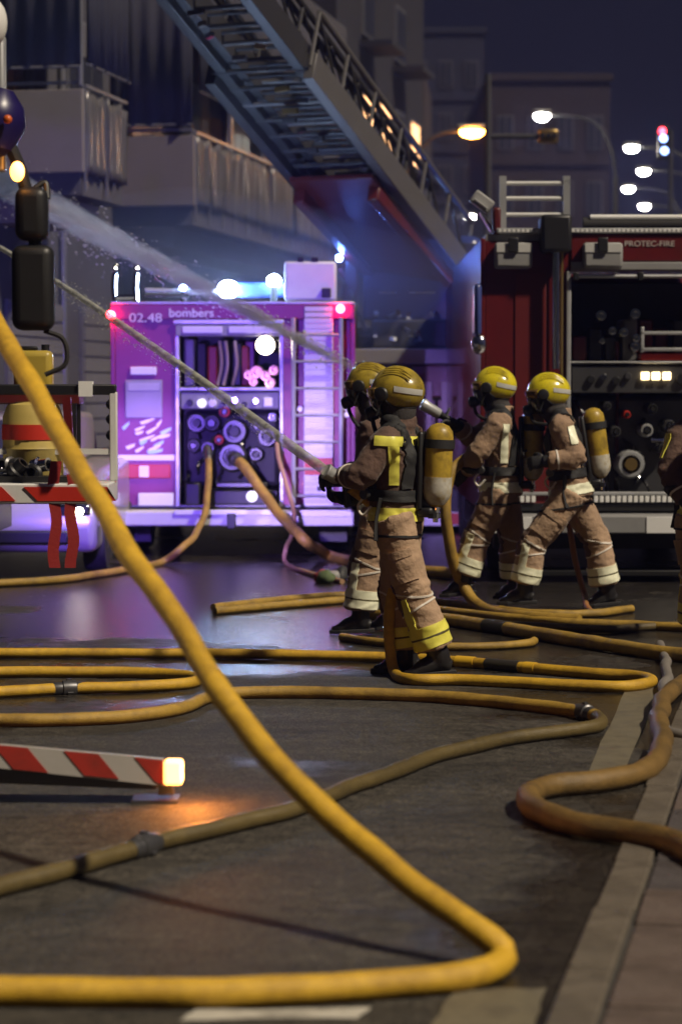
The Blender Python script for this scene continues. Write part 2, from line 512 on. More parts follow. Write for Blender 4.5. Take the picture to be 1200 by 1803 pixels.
def soffit_balcony(y0, y1, z0, open_front):
    b = MB().box(0.003, 1.20, y0, y1, z0 - 0.3, z0).build('balcony_slab', M_wall, bl, bevel=.01)
    MB().box(0.003, 0.9, y0 + .12, y1 - .1, z0 - 0.62, z0 - 0.303).build('balcony_beam', M_render, bl, bevel=.01)
    MB().box(0.003, 1.25, y0 - 0.10, y0, z0 - 0.02, z0 + 1.0).build('parapet_end', M_render, bl, bevel=.01)
    MB().box(0.01, 1.22, y0 - 0.03, y0 + 0.0, z0 + 1.07, z0 + 1.11).build('rail', M_rail, bl)
    MB().box(1.19, 1.23, y0 - 0.03, y0 + .01, z0 + 1.0, z0 + 1.10).build('rail_post', M_rail, bl)
    n = max(2, int(round((y1 - y0) / 0.85))); w = (y1 - y0) / n
    for i in range(n):
        vs_, fs = [], []
        nn, nz_ = 16, 8
        for a in range(nn + 1):
            for c in range(nz_ + 1):
                u = a / nn; h = c / nz_
                dx = 0.03 * math.sin(u * 6 * math.pi + i) + 0.05 * (noise.noise(Vector((u * 2.5 + i * 3.1, h * 0.9, y0)))) + 0.03 * (1 - h) * math.sin(u * 3 + i)
                vs_.append((1.25 + dx, y0 + 0.02 + (i + u * 0.985) * w, z0 - .02 + h * (1.0 + 0.04 * math.sin(u * 9 + i * 2))))
        for a in range(nn):
            for c in range(nz_):
                q = a * (nz_ + 1) + c; fs.append((q, q + nz_ + 1, q + nz_ + 2, q + 1))
        o = MB().add(vs_, fs).build('parapet_panel', M_corr, bl, smooth=60)
        sm = o.modifiers.new('s', 'SOLIDIFY'); sm.thickness = 0.02; sm.offset = -1
        MB().box(1.235, 1.265, y0 + i * w, y0 + i * w + .03, z0 - .25, z0 + 1.02).build('panel_post', M_rail, bl)
    MB().box(1.20, 1.27, y0 + .01, y1, z0 + 1.03, z0 + 1.07).build('rail', M_rail, bl)
M_awn = mat('dark_awning_fabric', (0.045, 0.045, 0.062), 0.9, var=0.2, scale=2, bump=.2, bscale=120)
def awning(a, b_, z0, z1, seed):
    a, b_ = Vector(a), Vector(b_); d = (b_ - a); L_ = d.length; d.normalize(); nn_ = Vector((d.y, -d.x, 0)); n = int(L_ * 22)
    vs_, fs = [], []
    for i in range(n + 1):
        w = .022 * math.sin(i * 1.15 + seed) + .03 * noise.noise(Vector((i * .25, seed, 0)))
        for z, k in ((z0, 1.4), ((z0 + z1) / 2, 1.0), (z1, .35)):
            q = a + d * (L_ * i / n) + nn_ * (w * k); vs_.append((q.x, q.y, z + (.02 * math.sin(i * .8) if z == z0 else 0)))
    for i in range(n):
        for k in range(2):
            q = i * 3 + k; fs.append((q, q + 3, q + 4, q + 1))
    o = MB().add(vs_, fs).build('awning', M_awn, bl, smooth=70)
    m_ = o.modifiers.new('s', 'SOLIDIFY'); m_.thickness = .006
    MB().cyl(a + Vector((0, 0, z0)), b_ + Vector((0, 0, z0)), .018, 8).build('awning_bar', M_rail, bl)
for (y0, y1) in ((-5.05, -3.2), (0.42, 12.0)):  # upper floor balconies, added so that they shade the wall below
    MB().box(0.003, 1.2, y0, y1, 7.35, 7.6).build('balcony_slab', M_wall, bl, bevel=.01)
    MB().box(0.003, 1.22, y0 - .1, y0 - .002, 7.33, 8.6).build('parapet_end', M_render, bl, bevel=.01)
    MB().box(1.201, 1.27, y0 - .1, y1, 7.33, 8.6).build('added_parapet_side', M_wall, bl, bevel=.01)
    awning((0.02, y0 - .13, 0), (1.24, y0 - .13, 0), 5.62 if y0 < 0 else 5.5, 8.3, y0)
awning((1.30, -5.1, 0), (1.30, -3.2, 0), 5.66, 8.3, 2.0)
for k in range(5):
    awning((1.30, .5 + k * 2.3, 0), (1.30, 2.55 + k * 2.3, 0), 6.0 + .35 * (k % 2), 8.3, 3.0 + k)
    MB().box(1.2, 1.26, 2.62 + k * 2.3, 2.7 + k * 2.3, 5.4, 7.34).build('balcony_post', M_rail, bl)
soffit_balcony(-5.05, -3.2, 4.35, True)
soffit_balcony(0.42, 12.0, 4.35, True)
MB().cyl((1.21, -5.1, 5.4), (1.21, -5.1, 9.2), 0.035, 10).build('awning_pole', M_rail, bl)
MB().cyl((0.06, -2.2, 0), (0.06, -2.2, 14), 0.05, 10).build('drain_pipe', M_rail, bl)
for (y0, y1, z0, z1) in ((-6.8, -5.2, 4.4, 6.7), (-4.6, -3.4, 4.4, 6.7), (-1.9, -0.2, 4.6, 6.8), (1.2, 3.0, 4.4, 6.7), (4.2, 6.0, 4.4, 6.7), (7.2, 9.0, 4.4, 6.7), (-6.8, -4.9, 7.4, 9.8), (-3.6, -2.6, 7.4, 9.8), (-1.6, 0.4, 7.4, 9.8), (1.6, 3.6, 7.4, 9.8), (4.6, 6.6, 7.4, 9.8)):
    w = MB().box(-.02, .05, y0, y1, z0, z1).build('window', M_rail, bl)
    n = 3
    for i in range(n):
        a = y0 + .06 + (y1 - y0 - .06) * i / n
        MB().box(.04, .06, a, a + (y1 - y0 - .06) / n - .06, z0 + .06, z1 - .5).build('pane', M_wgl, w)
    for i in range(7):
        MB().box(.045, .075, y0 + .05, y1 - .05, z1 - .5 + i * .065, z1 - .5 + i * .065 + .055).build('shutter_slat', M_shut, w)
MB().box(.003, .16, 0.9, 3.6, 3.05, 3.6).build('shop_sign', mat('shop_sign_navy', (0.03, 0.03, 0.07), 0.4), bl, bevel=.01)
for i in range(3):
    y0 = -4.5 + i * 3.2
    d = MB().box(.003, .06, y0, y0 + 2.3, 0.1, 2.8).build('shop_shutter', M_shut, bl)
    for k in range(12):
        MB().box(.061, .08, y0 + .05, y0 + 2.25, .15 + k * .22, .15 + k * .22 + .19).build('shutter_slat', M_shut, d)

# ------------------------------------------------------------------ farther buildings down the street
M_far1 = mat('far_render_blue_grey', (0.032, 0.034, 0.06), 0.9, var=0.1, scale=.5)
M_far2 = mat('far_render_brown', (0.045, 0.032, 0.03), 0.9, var=0.12, scale=.5)
M_far3 = mat('far_render_dark', (0.022, 0.02, 0.026), 0.9, var=0.15, scale=.5)
M_lit = glow('lit_window_warm', (1.0, 0.62, 0.25), 5.0)
M_lit2 = glow('lit_window_dim', (1.0, 0.45, 0.15), 2.2)
def block(label, px0, px1, pytop, D, depth, m, rows, cols, lit=(), h0=3.2, ww=.55, group=None):
    a = P(px0, 690, D); b = P(px1, 690, D); top = P(px0, pytop, D).z
    w = b.x - a.x
    rt = empty('building', (a.x, D, 0), label, 'building', rz=0)
    MB().box(0, w, 0, depth, 0, top).build('wall', m, rt)
    MB().box(-.15, w + .15, -.15, depth + .15, top + .002, top + .35).build('cornice', m, rt)
    for r_ in range(rows):
        z = top - 1.2 - (r_ + 1) * h0 + 1.0
        if z < 2: continue
        MB().box(-.05, w + .05, -.12, -.003, z - .75, z - .55).build('floor_band', m, rt)
        for c in range(cols):
            x0 = w * (c + .5 - ww / 2) / cols; x1 = w * (c + .5 + ww / 2) / cols
            wd = MB().box(x0, x1, -.06, -.004, z, z + 1.7).build('window', M_rail, rt)
            mm = M_lit if (r_, c) in lit else M_wgl
            MB().box(x0 + .08, (x0 + x1) / 2 - .04, -.08, -.062, z + .08, z + 1.62).build('pane', mm, wd)
            MB().box((x0 + x1) / 2 + .04, x1 - .08, -.08, -.062, z + .08, z + 1.62).build('pane', mm, wd)
    return rt
block('tall blue grey block behind the amber street lamp', 716, 850, 58, 150, 20, M_far1, 8, 3)
block('brown banded block behind the white street lamps on the right', 862, 1070, 142, 120, 20, M_far2, 5, 4)
block('dark far block behind the red engine with the open rear on the right', 1120, 1420, 470, 170, 20, M_far3, 3, 6)
bd = empty('building', (P(592, 690, 62).x, 62, 0), 'dark narrow block with lit warm windows beside the ladder', 'building', rz=-SA)
MB().box(-8, 0, 0, 14, 0, 17).build('wall', M_far3, bd)
for i, (y0, z0) in enumerate(((.8, 8.2), (3.4, 8.2), (6.0, 8.2), (8.6, 8.2), (11.2, 8.2), (.8, 5.2), (3.4, 5.2), (6.0, 5.2), (8.6, 5.2), (3.4, 11.2), (8.6, 11.2))):
    w = MB().box(.003, .08, y0, y0 + 1.6, z0, z0 + 1.6).build('window', M_rail, bd)
    MB().box(.081, .1, y0 + .1, y0 + 1.5, z0 + .1, z0 + 1.5).build('pane', M_lit2 if i in (1, 2, 4) else M_wgl, w)
    MB().box(.003, .9, y0 - .3, y0 + 1.9, z0 - .35, z0 - .2).build('balcony_slab', M_far3, bd)
# the block with the lit terrace
p = P(684, 690, 80)
bt = empty('building', (p.x, 80, 0), 'block with a glowing lit terrace left of the amber street lamp', 'building', rz=-R(4))
zt = P(700, 118, 80).z; zf = P(700, 246, 80).z
MB().box(0, P(743, 690, 80).x - p.x, 0, 9, 0, zf).build('wall', M_far3, bt)
MB().box(0, P(743, 690, 80).x - p.x, 1.2, 9, zf + .003, zt).build('wall', M_far2, bt)
MB().prism([(0.05, -.1, zt - .15), (.95, -.1, zt - .62), (.95, -.1, zt - .52), (0.05, -.1, zt - .03)], (0, 1.2, 0)).build('awning', glow('lit_awning', (1, .35, .08), 1.2), bt)
for x in (.15, .5, .85):
    MB().sphere((x, .3, zf + .38), .12, n=10, m_=8).build('terrace_lamp', M_lit, bt)
MB().box(.0, 1.0, -.02, .02, zf + .003, zf + .25).build('railing', M_rail, bt)

# ------------------------------------------------------------------ street lamps
M_pole = mat('galvanised_pole', (0.04, 0.04, 0.045), 0.7)
M_amber = glow('amber_lamp', (1.0, 0.33, 0.03), 90)
M_led = glow('white_lamp', (1.0, 0.95, 0.82), 150)
def street_lamp(label, px, py, D, side, m, hw, group=None, reach=1.7):
    h = P(px, py, D)
    b = Vector((h.x + side * reach, D, 0))
    rt = empty('street_lamp', b, label, 'street lamp', group)
    z = h.z
    arm = catmull([(0, 0, z - 1.4), (-side * .12, 0, z - .7), (-side * .55, 0, z - .12), (-side * (reach - hw * .6), 0, z + .04)], 6)
    MB().tube([(0, 0, 0), (0, 0, z - 1.4)], [.09, .06], 10).build('pole', M_pole, rt)
    MB().tube(arm, .035, 8).build('arm', M_pole, rt)
    hd = MB().box(-side * reach - hw, -side * reach + hw, -.16, .16, z + .02, z + .13).build('lamp_head', M_grey, rt, bevel=.03)
    MB().lathe((-side * reach, 0, z + .019), (0, 0, -1), [(0, hw * .85), (.06, hw * .8), (.11, hw * .55), (.14, 0.01)], 16).build('lens', m, hd)
    return rt
street_lamp('street lamp glowing amber on a curved arm above the ladder', 830, 232, 45, -1, M_amber, .27, reach=1.3)
street_lamp('highest white street lamp, above the roof ladder of the right engine', 953, 204, 56, 1, M_led, .21)
street_lamp('highest of the four clustered white street lamps on the right', 1111, 260, 63, 1, M_led, .21)
street_lamp('second highest of the four clustered white street lamps on the right', 1132, 301, 70, 1, M_led, .21)
street_lamp('second lowest of the four clustered white street lamps on the right', 1105, 332, 76, 1, M_led, .21)
street_lamp('lowest of the four clustered white street lamps on the right', 1133, 363, 83, 1, M_led, .21)
street_lamp('small white street lamp low above the blue lit cab', 827, 381, 88, -1, M_led, .21)
# signal mast with a lit arm
D = 43.5
b = P(857, 690, D); b.z = 0
ts = empty('traffic_signal', b, 'traffic signal mast with long arm lit orange by the amber lamp', 'traffic signal')
z = P(857, 240, D).z
MB().tube([(0, 0, 0), (0, 0, z + 1.1)], [.09, .06], 10).build('pole', M_pole, ts)
MB().cyl((0, 0, z), (1.15, 0, z), .045, 8).build('arm', M_pole, ts)
hd = MB().box(.9, 1.25, -.1, .1, z - .12, z + .12).build('signal_head', M_brass, ts, bevel=.03)
for i in range(3):
    MB().lathe((.96 + i * .11, -.1, z - .0), (0, -1, 0), [(0, .045), (.06, .045), (.061, .04)], 10).build('signal_hood', M_black, hd)
D = 60
b = P(1163, 690, D); b.z = 0
ts = empty('traffic_signal', b, 'small traffic signal showing red and blue white lights at far right', 'traffic signal')
z = P(1163, 236, D).z
MB().tube([(.2, 0, 0), (.2, 0, z + .1)], [.07, .05], 8).build('pole', M_pole, ts)
hd = MB().box(-.13, .13, -.1, .1, z - .62, z + .2).build('signal_head', M_black, ts, bevel=.03)
MB().lathe((-.03, -.1, z + .06), (0, -1, 0), [(0, .09), (.02, .08), (.03, .01)], 12).build('red_lens', glow('red_signal', (1, .02, .05), 12), hd)
MB().lathe((0, -.1, z - .12), (0, -1, 0), [(0, .09), (.02, .08), (.03, .01)], 12).build('blue_lens', glow('blue_signal', (.25, .4, 1), 6), hd)
MB().lathe((.03, -.1, z - .42), (0, -1, 0), [(0, .09), (.02, .08), (.03, .01)], 12).build('blue_lens', MATS['blue_signal'], hd)

# ================================================================== vehicles
M_bluewhite = glow('blue_white_strobe', (0.45, 0.65, 1.0), 240)
M_strobe2 = glow('blue_strobe', (0.25, 0.45, 1.0), 160)
M_strobe3 = glow('deep_blue_strobe', (0.10, 0.22, 1.0), 420)
M_tail = glow('red_tail_lamp', (1.0, 0.02, 0.03), 60)
M_work = glow('warm_work_lamp', (1.0, 0.86, 0.6), 26)
M_gaugew = glow('lit_gauge', (0.85, 0.8, 1.0), 0.8)
M_amb = glow('amber_marker', (1.0, 0.36, 0.05), 6)
M_hoseY = mat('yellow_hose', (0.60, 0.36, 0.025), 0.48, var=0.3, scale=26, bump=0.5, bscale=160, dirt=0.75, dcol=(0.20, 0.10, 0.015), dscale=4.5)
M_hoseO = mat('ochre_hose', (0.40, 0.25, 0.04), 0.5, var=0.3, scale=26, bump=0.5, bscale=160, dirt=0.9, dcol=(0.10, 0.062, 0.02), dscale=4.5)
M_hoseD = mat('dirty_olive_hose', (0.12, 0.088, 0.035), 0.42, var=0.35, scale=22, bump=0.5, bscale=160, dirt=0.9, dcol=(0.035, 0.027, 0.015), dscale=4.5)
class Face:
    """a vehicle's rear face at distance D; boxes are given by where they sit on it"""
    def __init__(s, root, D):
        s.r, s.D = root, D; s.o = root.location
    def x(s, px): return P(px, 690, s.D).x - s.o.x
    def z(s, py): return P(600, py, s.D).z
    def box(s, name, m, px0, py0, px1, py1, d0, d1, parent=None, bevel=.008):
        b = MB().box(s.x(px0), s.x(px1), d0, d1, s.z(py1), s.z(py0))
        return b.build(name, m, parent or s.r, bevel=bevel)
    def disc(s, name, m, px, py, r, d0, d1, parent=None, n=18, hole=0.0):
        c = Vector((s.x(px), d1, s.z(py)))
        L_ = d1 - d0
        prof = [(0, r), (L_ * .8, r), (L_, r * .85)] + ([(L_ + .001, hole), (L_ * .5, hole * .95)] if hole else [])
        return MB().lathe(c, (0, -1, 0), prof, n).build(name, m, parent or s.r)
    def vec(s, px, py, d): return Vector((s.x(px), d, s.z(py)))
def wheel(parent, x, y, r=.48, w=.28):
    wh = MB().lathe((x - w / 2, y, r), (1, 0, 0), [(0, r * .55), (0, r * .93), (.05, r), (w - .05, r), (w, r * .93), (w, r * .55)], 28).build('tyre', M_rubber, parent)
    MB().lathe((x - w / 2 - .004, y, r), (1, 0, 0), [(.03, r * .1), (.0, r * .3), (.04, r * .54), (w - .04, r * .54), (w + .008, r * .3), (w, r * .1)], 20).build('rim', M_steel, wh)

# ------------------------------------------------------------------ engine A: purple-lit rear on the left
D_A = 24.2
pa = P(410, 690, D_A)
eA = empty('fire_engine', (pa.x, D_A, 0), 'red fire engine washed in purple light, rear pump compartment open', 'fire engine')
A = Face(eA, D_A)
M_redA_purple = mat('engine_red_purple_lit', (0.25, 0.03, 0.15), 0.45, coat=0.15, var=0.1, dirt=0.25)  # purple of the light falling on it is mixed into the red
A.box('cab', M_redA_purple, 200, 545, 620, 880, 5.0, 7.4, bevel=.08)
A.box('side_wall', M_redA_purple, 195, 560, 203, 890, 0.0, 5.0)
A.box('side_wall', M_redA_purple, 617, 560, 625, 890, 0.0, 5.0)
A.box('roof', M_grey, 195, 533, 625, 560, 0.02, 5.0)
lp = A.box('rear_panel', M_redA_purple, 203, 560, 312, 890, 0.0, .5)
A.box('rear_cornice', M_redA_purple, 196, 536, 624, 562, -.03, .02)
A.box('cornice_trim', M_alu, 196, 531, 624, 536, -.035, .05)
A.box('rear_panel', M_redA_purple, 497, 562, 517, 890, 0.0, .5)
A.box('rear_panel', M_redA_purple, 517, 562, 617, 890, 0.05, .5)
A.box('shelf_wall', M_dark, 312, 562, 497, 890, .8, .85)
A.box('floor_plate', M_steel, 203, 888, 617, 894, 0, 5)
text('02.48', mat('pale_lettering', (.75, .7, .72), .4), .125, A.vec(229, 567, -.034), eA, width=A.x(286) - A.x(229))
text('bombers', MATS['pale_lettering'], .12, A.vec(299, 558, -.034), eA, width=A.x(377) - A.x(299), bold=.002)
# shutter box and opening frame
A.box('shutter_box', M_alu, 306, 563, 500, 571, -.05, .0)
sb = A.box('shutter_box', M_grey, 310, 571, 498, 592, -.04, .1)
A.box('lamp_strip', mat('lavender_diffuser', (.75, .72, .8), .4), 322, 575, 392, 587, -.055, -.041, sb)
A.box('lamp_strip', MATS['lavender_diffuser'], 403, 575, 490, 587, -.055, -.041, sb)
A.box('door_frame', M_alu, 309, 590, 316, 892, -.03, .12)
A.box('door_frame', M_alu, 492, 590, 499, 892, -.03, .12)
# upper compartment: hose reel, bottles, lamp
A.box('shelf', M_alu, 316, 682, 492, 688, .0, .8)
M_hred = mat('reel_red', (.42, .04, .025), .5)
for i, px in enumerate((331, 352, 372, 392, 415, 428)):
    m = [M_grey, M_dark, M_hred, M_black, M_black, M_hred][i]
    A.box('equipment_case', m, px - 9, 596 + (i % 3) * 6, px + 9, 680, .25 + .05 * (i % 2), .7, bevel=.02)
for px in (385, 396, 412):
    pts = catmull([A.vec(px, 600, .2), A.vec(px + 4, 640, .16), A.vec(px - 4, 678, .2)], 6)
    MB().tube(pts, .016, 8).build('coiled_line', mat('cream_line', (.6, .5, .3), .5), eA)
wl = A.disc('work_lamp', M_steel, 467, 608, .10, .0, .16)
A.disc('lens', M_work, 467, 608, .09, -.02, -.001, wl)
for (px, py, r) in ((438, 660, .055), (452, 655, .07), (468, 662, .06), (482, 652, .055), (446, 672, .05), (475, 674, .06)):
    A.disc('valve_fitting', M_brass, px, py, r, .02, .3, hole=r * .5)
A.box('spotlight_mount', M_redA_purple, 430, 600, 445, 676, .35, .7)
# gauge panel
gp = A.box('gauge_panel', M_grey, 318, 690, 491, 720, .02, .6)
for (px, py, r, m) in ((334, 709, .035, M_black), (355, 710, .045, M_gaugew), (374, 710, .042, M_retro), (395, 708, .03, M_black), (413, 705, .03, M_chrome), (430, 712, .03, M_black), (450, 706, .03, M_chrome)):
    A.disc('gauge', m, px, py, r, -.01, .019, gp)
A.box('switch_box', M_retro, 464, 700, 480, 716, -.005, .019, gp)
# pump
A.box('pump_housing', M_dark, 322, 724, 490, 858, .25, .8, bevel=.05)
for (px, py, r, m) in ((345, 745, .10, M_steel), (372, 745, .09, M_black), (412, 760, .13, M_steel), (452, 750, .08, M_black), (470, 770, .1, M_steel), (340, 785, .07, M_black), (365, 790, .075, M_steel), (408, 805, .15, M_steel), (450, 800, .07, M_steel), (385, 775, .05, M_orange), (430, 730, .05, M_grey), (395, 725, .06, M_orange), (480, 735, .05, M_chrome)):
    o = A.disc('pump_outlet', m, px, py, r, .02, .26, hole=r * .62)
    A.disc('outlet_cap', M_steel if m is not M_steel else M_black, px, py, r * .45, .0, .22, o)
for k in range(16):
    px, py = random.uniform(328, 486), random.uniform(724, 850)
    MB().tube(catmull([A.vec(px, py, .22), A.vec(px + random.uniform(-14, 14), py + 14, .08), A.vec(px + random.uniform(-20, 20), py + 30, .2)], 5), random.uniform(.012, .022), 8).build('pipe', random.choice([M_chrome, M_steel, M_black, M_alu]), eA)
A.box('hose_box', M_black, 325, 850, 352, 890, -.02, .3, bevel=.02)
A.box('lower_tray', M_black, 356, 862, 490, 890, .0, .4, bevel=.02)
A.box('bright_bar', M_steel, 380, 850, 470, 858, .0, .06)
A.disc('reversing_lamp', M_gaugew, 443, 874, .055, -.03, 0.0)
# left panel: marks and plate
A.box('marker_lamp', M_retro, 230, 646, 276, 660, -.03, -.001)
pl = A.box('info_plate', mat('plate_grey', (.33, .31, .34), .4), 221, 669, 286, 736, -.02, -.001)
A.box('plate_strip', mat('plate_pale', (.5, .48, .5), .4), 226, 674, 281, 688, -.026, -.0205, pl)
for k in range(16):
    px, py = random.uniform(212, 282), 742 + k * 3.4 + random.uniform(-2, 2)
    w_ = random.uniform(10, 30); h_ = random.uniform(3, 6); sk = random.uniform(4, 12)
    pts = [(px, py + sk * .3), (px + w_ * .5, py - sk * .2), (px + w_, py - sk * .6), (px + w_ * .95, py - sk * .6 + h_), (px + w_ * .45, py + h_ * 1.2), (px + 3, py + sk * .3 + h_)]
    MB().prism([A.vec(q[0], q[1], -.001 - .0006 * k) for q in pts], (0, -.006, 0)).build('reflective_mark', random.choice([M_retro, M_retro, mat('retro_teal', (.35, .75, .7), .3)]), eA)
A.box('reflective_band', M_retro, 206, 801, 308, 811, -.012, -.001)
tl = A.box('tail_lamp_cluster', M_orange, 212, 818, 300, 842, -.03, -.001)
A.box('lens', M_retro, 245, 820, 262, 840, -.037, -.0305, tl)
A.box('lens', M_retro, 205, 822, 212, 840, -.037, -.0305, tl)
np_ = A.box('number_plate', M_retro, 243, 868, 305, 890, -.025, -.001)
# right: reflective ladder locker with rungs
lk = A.box('locker_shutter', M_retro, 535, 538, 586, 890, -.03, .045, bevel=.004)
nslat = 34
for k in range(nslat):
    y0 = 540 + (888 - 540) * k / nslat
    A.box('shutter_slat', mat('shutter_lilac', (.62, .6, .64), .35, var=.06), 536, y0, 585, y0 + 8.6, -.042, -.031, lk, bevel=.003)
for px in (517, 600):
    MB().cyl(A.vec(px, 560, -.12), A.vec(px, 885, -.12), .022, 10).build('ladder_rail', M_alu, eA)
for k in range(7):
    py = 590 + k * 47
    MB().cyl(A.vec(517, py, -.12), A.vec(600, py, -.12), .014, 8).build('ladder_rung', M_alu, eA)
for (px, py) in ((528, 720), (608, 718), (610, 730)):
    A.disc('marker_lamp', M_retro, px, py, .03, -.04, .0)
A.box('reflective_band', M_orange, 536, 806, 585, 836, -.05, -.043)
A.box('door_handle', M_black, 558, 856, 566, 864, -.06, -.043)
# bumper and step
bp = A.box('rear_bumper', M_white, 205, 897, 622, 922, -.45, .1, bevel=.015)
A.box('tread_edge', M_retro, 312, 894, 500, 903, -.47, -.451, bp)
A.box('tow_hitch', M_black, 403, 900, 418, 926, -.5, -.45, bp)
A.box('tread_edge', M_retro, 520, 894, 618, 906, -.47, -.451, bp)
A.box('chassis', M_dark, 240, 900, 580, 925, .1, 6.5)
for px in (232, 590):
    wheel(eA, A.x(px), .9, .47); wheel(eA, A.x(px), 5.4, .47)
A.box('mudguard', M_black, 206, 925, 262, 958, .3, .34)
A.box('mudguard', M_black, 560, 925, 612, 958, .3, .34)
# roof gear
rb = A.box('roof_locker', mat('locker_white', (.7, .68, .72), .45), 500, 459, 592, 529, .1, 1.6, bevel=.03)
A.box('lid_clip', M_black, 524, 452, 534, 460, .1, .2, rb); A.box('lid_clip', M_black, 548, 452, 560, 460, .1, .2, rb)
A.box('vent', M_black, 566, 507, 582, 524, .05, .099, rb)
for (px, py, r, m) in ((398, 506, .105, M_bluewhite), (480, 490, .07, M_bluewhite), (318, 503, .035, M_strobe2)):
    st = MB().cyl(A.vec(px, py + 8, .5), A.vec(px, 533, .5), .035, 8).build('beacon_stand', M_black, eA)
    c = A.vec(px, py, .5)
    MB().sphere(c, r, r, r * .85, n=14, m_=10).build('beacon', m, st)
A.box('light_bar', mat('blue_bar', (.02, .04, .2), .2), 402, 492, 500, 520, .6, .9, bevel=.03)
for px in (200, 238):
    MB().tube(catmull([A.vec(px, 532, .2), A.vec(px - 2, 505, .2), A.vec(px, 478, .2), A.vec(px + 2, 466, .24)], 6), .028, 10).build('roof_horn', M_chrome, eA)
MB().cyl(A.vec(200, 522, .2), A.vec(240, 522, .2), .026, 10).build('roof_horn_bar', M_chrome, eA)
MB().tube([A.vec(250, 508, .5), A.vec(395, 512, .5)], .03, 8).build('roof_rail', M_alu, eA)
MB().tube([A.vec(250, 519, .3), A.vec(330, 519, .3)], .02, 8).build('roof_rail', M_steel, eA)
for (px, py) in ((197, 555), (599, 544)):
    t_ = A.disc('tail_lamp', M_tail, px, py, .042, -.08, -.031)
def spot(name, loc, target, col, energy, size, blend, parent=None, rad=.06):
    d = bpy.data.lights.new(name, 'SPOT'); d.energy = energy; d.color = col; d.spot_size = R(size); d.spot_blend = blend; d.shadow_soft_size = rad
    o = bpy.data.objects.new(name, d); COL.objects.link(o); o.location = loc
    o.rotation_euler = (Vector(target) - Vector(loc)).to_track_quat('-Z', 'Y').to_euler()
    return o

# ------------------------------------------------------------------ engine B: open rear on the right
D_B = 20.8
pb = P(1100, 690, D_B)
eB = empty('fire_engine', (pb.x, D_B, 0), 'dark red fire engine with open rear pump bay and roof ladder on the right', 'fire engine')
B = Face(eB, D_B)
B.box('cab', M_red, 850, 430, 1355, 890, 5.2, 7.6, bevel=.1)
B.box('side_wall', M_red, 845, 420, 853, 900, 0, 5.2)
B.box('side_wall', M_red, 1350, 420, 1358, 900, 0, 5.2)
B.box('roof', M_grey, 853, 412, 1350, 425, .02, 5.2)
B.box('rear_panel', M_red, 853, 425, 1003, 900, 0.0, .5)
B.box('rear_panel', M_red, 1300, 425, 1350, 900, 0.0, .5)
B.box('rear_header', M_red, 1003, 412, 1300, 460, -.02, .4)
B.box('panel_edge', mat('maroon', (.13, .012, .012), .45), 905, 480, 960, 895, -.012, -.001)
B.box('shelf_wall', M_dark, 1003, 490, 1300, 895, .9, .95)
B.box('floor_plate', M_steel, 853, 893, 1350, 900, 0, 5)
text('PROTEC-FIRE', mat('faded_lettering', (.62, .55, .52), .5), .068, B.vec(1097, 434, -.024), eB, width=B.x(1184) - B.x(1097))
tr = B.box('roof_trim', M_alu, 872, 402, 1356, 411, -.04, .1)
for k in range(60):
    px = 876 + k * 8
    B.box('trim_tooth', M_retro, px, 404, px + 4.5, 409, -.046, -.0405, tr, bevel=0)
B.box('header_bar', M_grey, 1003, 462, 1356, 476, -.05, .0)
MB().cyl(B.vec(1012, 487, -.06), B.vec(1356, 487, -.06), .016, 8).build('shutter_rail', M_alu, eB)
B.box('rail_clip', M_black, 1119, 480, 1129, 494, -.085, -.03); B.box('rail_clip', M_black, 1006, 480, 1016, 494, -.085, -.03)
for (a, b_) in ((868, 934), (1022, 1092)):
    lb = B.box('scene_lamp', M_grey, a, 428, b_, 474, -.12, -.001, bevel=.03)
    B.box('lamp_glass', mat('lamp_glass_pale', (.6, .6, .58), .2), a + 3, 430, b_ - 3, 446, -.127, -.1205, lb)
    B.box('lamp_clip', M_black, (a + b_) / 2 - 10, 420, (a + b_) / 2 + 8, 446, -.15, -.128, lb)
# light mast
B.box('mast_head', M_black, 948, 380, 1001, 446, -.2, .2, bevel=.03)
MB().cyl(B.vec(975, 446, -.12), B.vec(975, 650, -.12), .034, 14).build('mast_tube', M_chrome, eB)
MB().cyl(B.vec(986, 446, -.08), B.vec(986, 700, -.08), .012, 8).build('mast_cable', M_brass, eB)
B.box('door_frame', M_alu, 995, 478, 1003, 897, -.04, .05)
# bay contents
B.box('shelf', M_alu, 1003, 636, 1300, 640, .02, .9)
B.box('divider', M_dred, 1090, 600, 1096, 890, .3, .9)
M_boxes = [M_dred, M_black, M_steel, M_grey, M_dred]
for k in range(9):
    px = 1012 + k * 30; top = random.choice([560, 575, 590, 548])
    B.box('equipment_case', M_boxes[k % 5], px, top, px + 26, 636, .3 + .08 * (k % 3), .85, bevel=.02)
for (px, py, r) in ((1058, 555, .05), (1118, 552, .05), (1078, 582, .04), (1098, 585, .045), (1120, 595, .04), (1060, 600, .03), (1118, 610, .05)):
    B.disc('coupling', M_chrome, px, py, r, .05, .28, hole=r * .55)
fr = B.box('generator_frame', M_alu, 1128, 583, 1300, 589, .06, .12); B.box('generator_frame', M_alu, 1128, 612, 1300, 618, .06, .12); B.box('generator_frame', M_alu, 1128, 575, 1134, 620, .06, .12)
B.box('generator', M_orange, 1130, 622, 1300, 634, .1, .7)
pn = B.box('pump_panel', M_steel, 1006, 644, 1300, 692, .04, .5)
for k in range(3):
    a = 1128 + k * 19
    sw = B.box('lit_switch', glow('warm_switch', (1, .72, .36), 2.6), a, 655, a + 14, 669, .0, .039, pn)
for (px, py, r, m) in ((1040, 668, .035, M_black), (1062, 664, .03, M_chrome), (1084, 670, .035, M_black), (1105, 662, .03, M_steel), (1200, 668, .05, M_black)):
    B.disc('gauge', m, px, py, r, .005, .039, pn)
